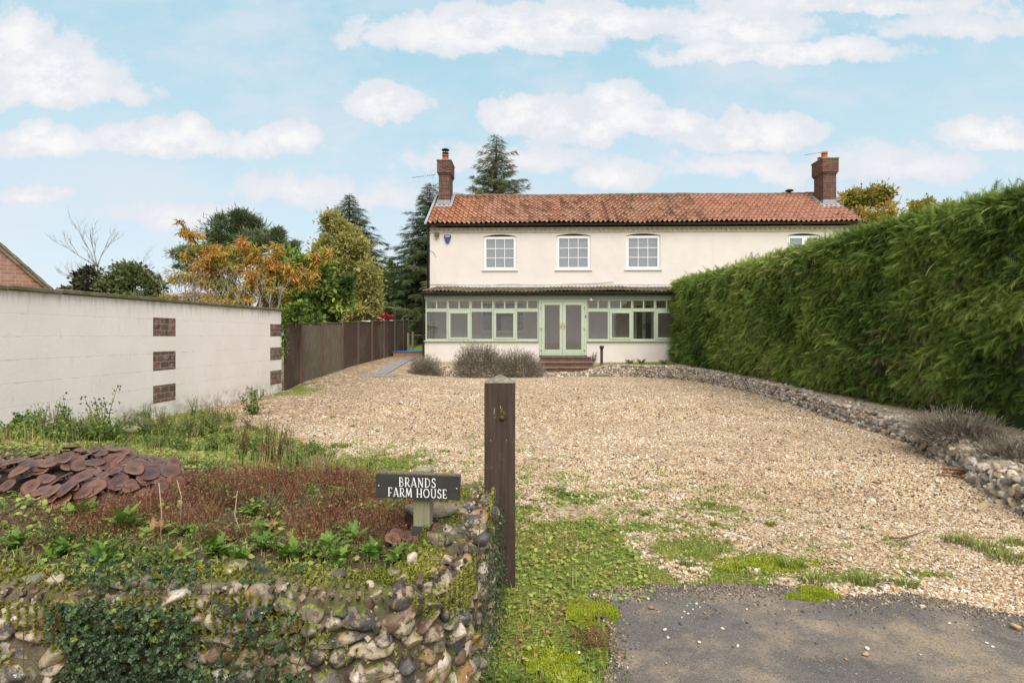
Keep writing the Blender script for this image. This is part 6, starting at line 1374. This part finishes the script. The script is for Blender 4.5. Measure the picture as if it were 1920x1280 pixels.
for k in range(26):
    x, y = sx+MR.uniform(-.17, .10), sy-.10+MR.uniform(-.14, .02)
    if k < 18: mushroom(x, y, .50+MR.uniform(0, .05), MR.uniform(.022, .038), (MR.uniform(-.6, .6), -.5, 1), 'small dark shrivelled mushroom around the stump behind the sign', 'shrivelled mushrooms round the stump', MR)
ROCKM = pm('rock', (.26,.23,.19), .95, (20, 1, .03), var=(8, (.15,.13,.10)), patch=((.14,.14,.05), 6, .46, .58, .8))
def rock(x, y, z, s, lab, seed, cat='stone', mat=None, name='mossy_rock', group=None):
    V, Fa = ico(3 if s[0] > .08 else 2, seed, .22); me = mesh_np(V*np.array(s), Fa, name, True); o = link(name, me, mat or ROCKM); o.location = (x, y, z); o.rotation_euler = (0, 0, seed*1.3); tag(o, lab, cat, group); return o
x, y, z = W(255, 783, 8.3); rock(x, y, z, (.17, .13, .11), 'round mossy brown stone against the foot of the white wall', 1)
x, y, z = W(262, 800, 7.9); rock(x, y, z, (.20, .13, .12), 'broken pale flint lump below the round mossy stone', 2)
x, y, z = W(244, 806, 7.6); rock(x, y, z, (.12, .08, .07), 'smaller flint lump left of the broken one', 3)
x, y, z = W(860, 972, 2.65); 
for k, (px, py, Y, s, lab) in enumerate([(888, 982, 2.72, .05, 'large cream flint on top of the wall beside the gate post'), (924, 962, 3.0, .045, 'grey mossy flint touching the gate post'), (905, 1012, 2.45, .035, 'white flint on the wall top below the cream one')]):
    x, y, z = W(px, py, Y); rock(x, y, z, (s*1.3, s, s*.9), lab, 10+k, mat=FM1, name='coping_flint', cat='flint')
LST = [leafmat('stone_white', [(0, (.62,.56,.48)), (1, (.7,.65,.6))], 0, .7), pm('stone_tan', (.42,.28,.15), .7), pm('stone_orange', (.38,.17,.06), .7), pm('stone_dark', (.09,.07,.06), .7)]
LOOSE = [(1252,1195,0,9,'white'),(1220,1140,2,11,'tan'),(1306,1132,0,9,'white'),(1283,1146,0,6,'pale'),(1290,1150,0,6,'pale'),(1299,1142,0,6,'pale'),(1322,1149,2,7,'orange'),(1278,1157,0,6,'pale'),(1276,1169,3,9,'dark'),(1247,1180,0,10,'white'),(1311,1204,0,10,'white'),(1355,1178,0,8,'pale'),(1216,1122,0,8,'pale'),(1249,1242,1,6,'tan'),(1383,1210,0,9,'pale'),(1625,1216,0,12,'white'),(1623,1227,1,15,'tan'),(1587,1236,2,9,'orange'),(1730,1137,0,13,'white'),(1726,1227,0,7,'pale'),(1905,1178,1,20,'tan'),(1780,1168,0,8,'grey'),(1400,1142,0,7,'pale'),(1115,1115,0,8,'pale'),(1085,1223,0,9,'white'),(1850,1205,0,8,'pale'),(1862,1212,0,8,'pale'),(1505,1146,3,8,'dark'),(1421,1133,3,7,'dark'),(1530,1205,3,6,'dark')]
near = lambda px, py: 'at the left of the tarmac' if px < 1260 else 'in the sandy streak' if px < 1420 else 'mid tarmac' if px < 1700 else 'at the right of the tarmac'
seen_ = {}
for k, (px, py, mi, sz_, cn) in enumerate(LOOSE):
    Y = (CH-.015)*F/(py-HY); x = wp(px, py, Y); s = sz_*.5*Y/F; key = cn+near(px, py); seen_[key] = seen_.get(key, 0)+1
    rock(x, Y, .012+s*.45, (s, s*.7, s*.55), '%s loose flint %s, %s' % (cn, near(px, py), ['touching the shingle edge', 'a hand off the shingle edge', 'two hands off the shingle edge', 'half way to the frame bottom', 'well away from the shingle', 'near the frame bottom', 'at the frame bottom'][min(6, max(0, int((py-1110)/22)))]), 30+k, 'loose stone', LST[mi], 'loose_stone', 'loose stones on the tarmac')
# bark scrap, twigs
m = MB(); x, y, z = W(1800, 893, 5.85)
BK = pm('red_bark', (.24,.085,.035), .7, (30, .8, .01))
for k in range(7): a = MR.uniform(-.6, .6); c_ = (x+MR.uniform(-.12, .12), y+MR.uniform(-.08, .08), .02+.012*k); m.prism([(c_[0]-.11*cos(a), c_[1]-.11*sin(a)), (c_[0]+.1*cos(a+.2), c_[1]+.1*sin(a+.2)), (c_[0]+.11*cos(a), c_[1]+.11*sin(a)+.035), (c_[0]-.09*cos(a), c_[1]-.09*sin(a)+.04)], 'z', c_[2], c_[2]+.008)
o = m.build('bark_scrap', BK); tag(o, 'heap of red-brown bark pieces at the foot of the right flint wall', 'bark')
def stick(pts, r, lab):
    m = MB(); P_ = []
    for px, py in pts: Y = (CH-.02)*F/(py-HY); P_.append((wp(px, py, Y), Y, .022))
    m.tube(P_, [r]*(len(P_)-1)+[r*.4], 5); o = m.build('twig', MATS['red_bark'] if False else pm('twig_wood', (.13,.07,.045), .8)); tag(o, lab, 'twig')
stick([(1668,1008),(1692,1009),(1712,1003),(1733,996)], .006, 'curved brown twig lying on the near shingle at right'); stick([(1635,903),(1645,905),(1656,908)], .007, 'short dark twig in the middle of the right shingle')
# fallen leaves and weeds near verge
n = 110; y = RNG.uniform(2.4, 4.6, n); x = RNG.uniform(-.05, .8, n); kk = (green(x, y) > .4) & ~((x > .4) & (y < 3.1)); x, y = x[kk], y[kk]; n = len(x)
leafmat('fallen_leaf', [(0, (.12,.05,.03)), (.6, (.28,.12,.05)), (1, (.40,.25,.12))], .1, .8)
o = link('fallen_leaves', scatter(leaf4, leaf4F, np.c_[x, y, H(x, y)+.028], frames(rdir(n)*(1,1,.2), roll=RNG.normal(0, .4, n)), RNG.uniform(.015, .035, n)), MATS['fallen_leaf']); tag(o, 'brown fallen leaves scattered in the green verge', 'leaf litter', kind='stuff')
n = 220; y = RNG.uniform(2.5, 2.95, n); x = RNG.normal(.36, .05, n)+(2.85-y)*.1
o = link('dry_grass', scatter(np.array([(0,-.5,0),(0,.5,0),(1,0,.05)], float), triF, np.c_[x, y*0+RNG.normal(2.72, .06, n), np.full(n, .018)+RNG.random(n)*.015], frames(rdir(n)*(1,1,.15)), np.c_[RNG.uniform(.04, .10, n), np.full(n, .003), np.full(n, .01)]), MATS['dead_growth']); tag(o, 'matted dry grass at the edge of the tarmac', 'dry grass', kind='stuff')
# weeds on the terrace and at the foot of the porch
for k, (px, pt, Y, h, lab) in enumerate([(1203, 684, 21.4, .16, 'low bright weed on the terrace before the right porch wall'), (1245, 686, 21.0, .14, 'small weed on the terrace close to the hedge'), (1112, 655, 22.2, .38, 'young lavender in the corner right of the steps'), (1180, 686, 21.5, .12, 'faint weed on the terrace beside the bollard lamp')]):
    x = wp(px, 0, Y); weed(x, Y, h, 16, .22, .06, lab, 300+k, name='terrace_weed', mat='lavender' if k == 2 else 'weed_leaf', per=14, z=.42)

# taller grass and low weeds in the bed and the verge
g = blades(42000, -6, .5, 2.3, 10.5, .05, .19, .006, lambda x, y: np.where((green(x, y) > .6) & inview(x, y) & (x > -6.2) & ((x < -.15) | (y > 3.3)) & (Hbed(x, y) < .49), .75*sst(fbm(x*1.7, y*1.7, 3, 77), .42, .62), 0)*np.where(x > -.15, .45, 1), '', '', '')
o = link('tall_grass', scatter(blade, bladeF, g[0], g[1], g[2]*(1, 1, 1), g[3]), MATS['grass_blade']); tag(o, 'loose taller grass between the bed and the white wall', 'grass', kind='stuff')
rg = np.random.default_rng(99); cnt = 0
for _ in range(400):
    y = rg.uniform(4.4, 11); x = -rg.uniform(.6, 6.1)
    if x < -y*.88 or x < -6.15 or x > -4.9+(10.3-y)*.98-.25 or Hbed(np.array(x), np.array(y)) > .42: continue
    wallside = x < -4.2
    weed(x, y, rg.uniform(.10, .24 if not wallside else .45), int(rg.integers(7, 14)), rg.uniform(.10, .26), rg.uniform(.035, .06), 'low leafy weed in the green strip at the foot of the white wall' if wallside else 'low leafy weed on the slope between mushrooms and shingle', 500+cnt, name='low_weed', per=12)
    bpy.data.objects[-1] if False else None
    cnt += 1
    if cnt >= 64: break
for o in list(bpy.data.objects):
    if o.name.startswith('low_weed') and o.get('category'): o['group'] = 'low weeds by the white wall' if 'foot of' in o['label'] else 'low weeds on the slope'

# mixed low greenery along the inner rim of the flint wall and through the dead growth
rim = np.random.default_rng(321)
for k in range(34):
    px = rim.uniform(5, 760); Y = rim.uniform(2.27, 2.75); x = wp(px, 0, Y)
    if k % 3: weed(x, Y, rim.uniform(.05, .11), int(rim.integers(8, 14)), rim.uniform(.05, .11), rim.uniform(.020, .036), 'small green weed on the inner rim of the mossy flint wall', 700+k, name='rim_weed', per=12, z=.48)
    else:
        o = thing('leaf_rosette', 'small leaf rosette on the inner rim of the mossy flint wall', 'weed', (x, Y, .5)); n = 11; a = rim.uniform(0, 6.28, n); el_ = rim.uniform(.3, 1.1, n); d = np.stack([np.cos(a)*np.cos(el_), np.sin(a)*np.cos(el_), np.sin(el_)], 1); s = rim.uniform(.06, .11)
        link('leaves', scatter(TL, TLF, np.tile((x, Y, .50), (n, 1)), frames(d, roll=rim.normal(0, .3, n)), np.c_[s*rim.uniform(.6, 1.15, n), s*.9*np.ones(n), s*np.ones(n)], np.clip(.45+rim.normal(0, .2, n)+(.4 if k % 9 == 0 else 0), 0, 1), smooth=True), MATS['dandelion'], o, True)
for k in range(16):
    px = rim.uniform(300, 900); Y = rim.uniform(2.9, 3.9); x = wp(px, 0, Y)
    if x > -.3: continue
    weed(x, Y, rim.uniform(.10, .20), int(rim.integers(4, 9)), rim.uniform(.04, .10), rim.uniform(.022, .036), 'thin green weed growing up through the red-brown dead stalks', 800+k, name='thin_weed', per=14)
for k in range(14):
    x = -rim.uniform(1.0, 5.5); Y = rim.uniform(max(4.6, -x*1.15), 9.5)
    if x < -4.9+(10.3-Y)*.98-.3: weed(x, Y, rim.uniform(.25, .5), int(rim.integers(5, 10)), rim.uniform(.06, .16), .03, 'reddish twiggy dried weed standing between the bed and the white wall', 900+k, name='dried_weed', per=26, mat='dead_growth')
for o in list(bpy.data.objects):
    for nm, gr in (('rim_weed', 'small weeds on the wall rim'), ('leaf_rosette', 'leaf rosettes on the wall rim'), ('thin_weed', 'thin weeds in the dead growth'), ('dried_weed', 'dried weeds before the white wall')):
        if o.name.startswith(nm) and o.get('category'): o['group'] = gr

# sprinkled seedlings in the shingle
nc = 900; y = RNG.uniform(3.4, 8.8, nc); x = RNG.uniform(-3.2, 3.6, nc); pr_k = np.maximum.reduce([blob(x, y, -1.6, 6.8, 2.0, 1.5, .3, .9), blob(x, y, 1.0, 4.8, 2.2, 1.4, 0, .9), blob(x, y, .3, 5.2, 1.0, 1.8, 0, .9), blob(x, y, 2.2, 3.7, 1.0, .5, 0, .9)])*(.3+.9*fbm(x*1.5, y*1.5, 3, 90)); kk = (pr_k > RNG.random(nc)*.8) & (Hbed(x, y) < .2) & (y > tar_edge(np.maximum(x, .5))+.08); x, y = x[kk], y[kk]
m_ = 26; X = np.repeat(x, m_); Y_ = np.repeat(y, m_); sp_ = np.repeat(RNG.uniform(.015, .055, len(x)), m_)*(1+.06*Y_); X = X+RNG.normal(0, 1, len(X))*sp_; Y_ = Y_+RNG.normal(0, 1, len(X))*sp_; n = len(X); d = rdir(n); d[:, 2] = np.abs(d[:, 2])*.5
o = link('seedlings', scatter(cl, np.array([(0,1,2,3,4)]), np.c_[X, Y_, H(X, Y_)+RNG.uniform(.006, .018, n)], frames(d, roll=RNG.normal(0, .3, n)), RNG.uniform(.007, .016, n)*(1+.08*Y_), np.clip(RNG.normal(.68, .16, n), 0, .96)), MATS['weed_leaf']); tag(o, 'tiny green seedlings and moss specks sprinkled through the shingle', 'seedlings', kind='stuff')
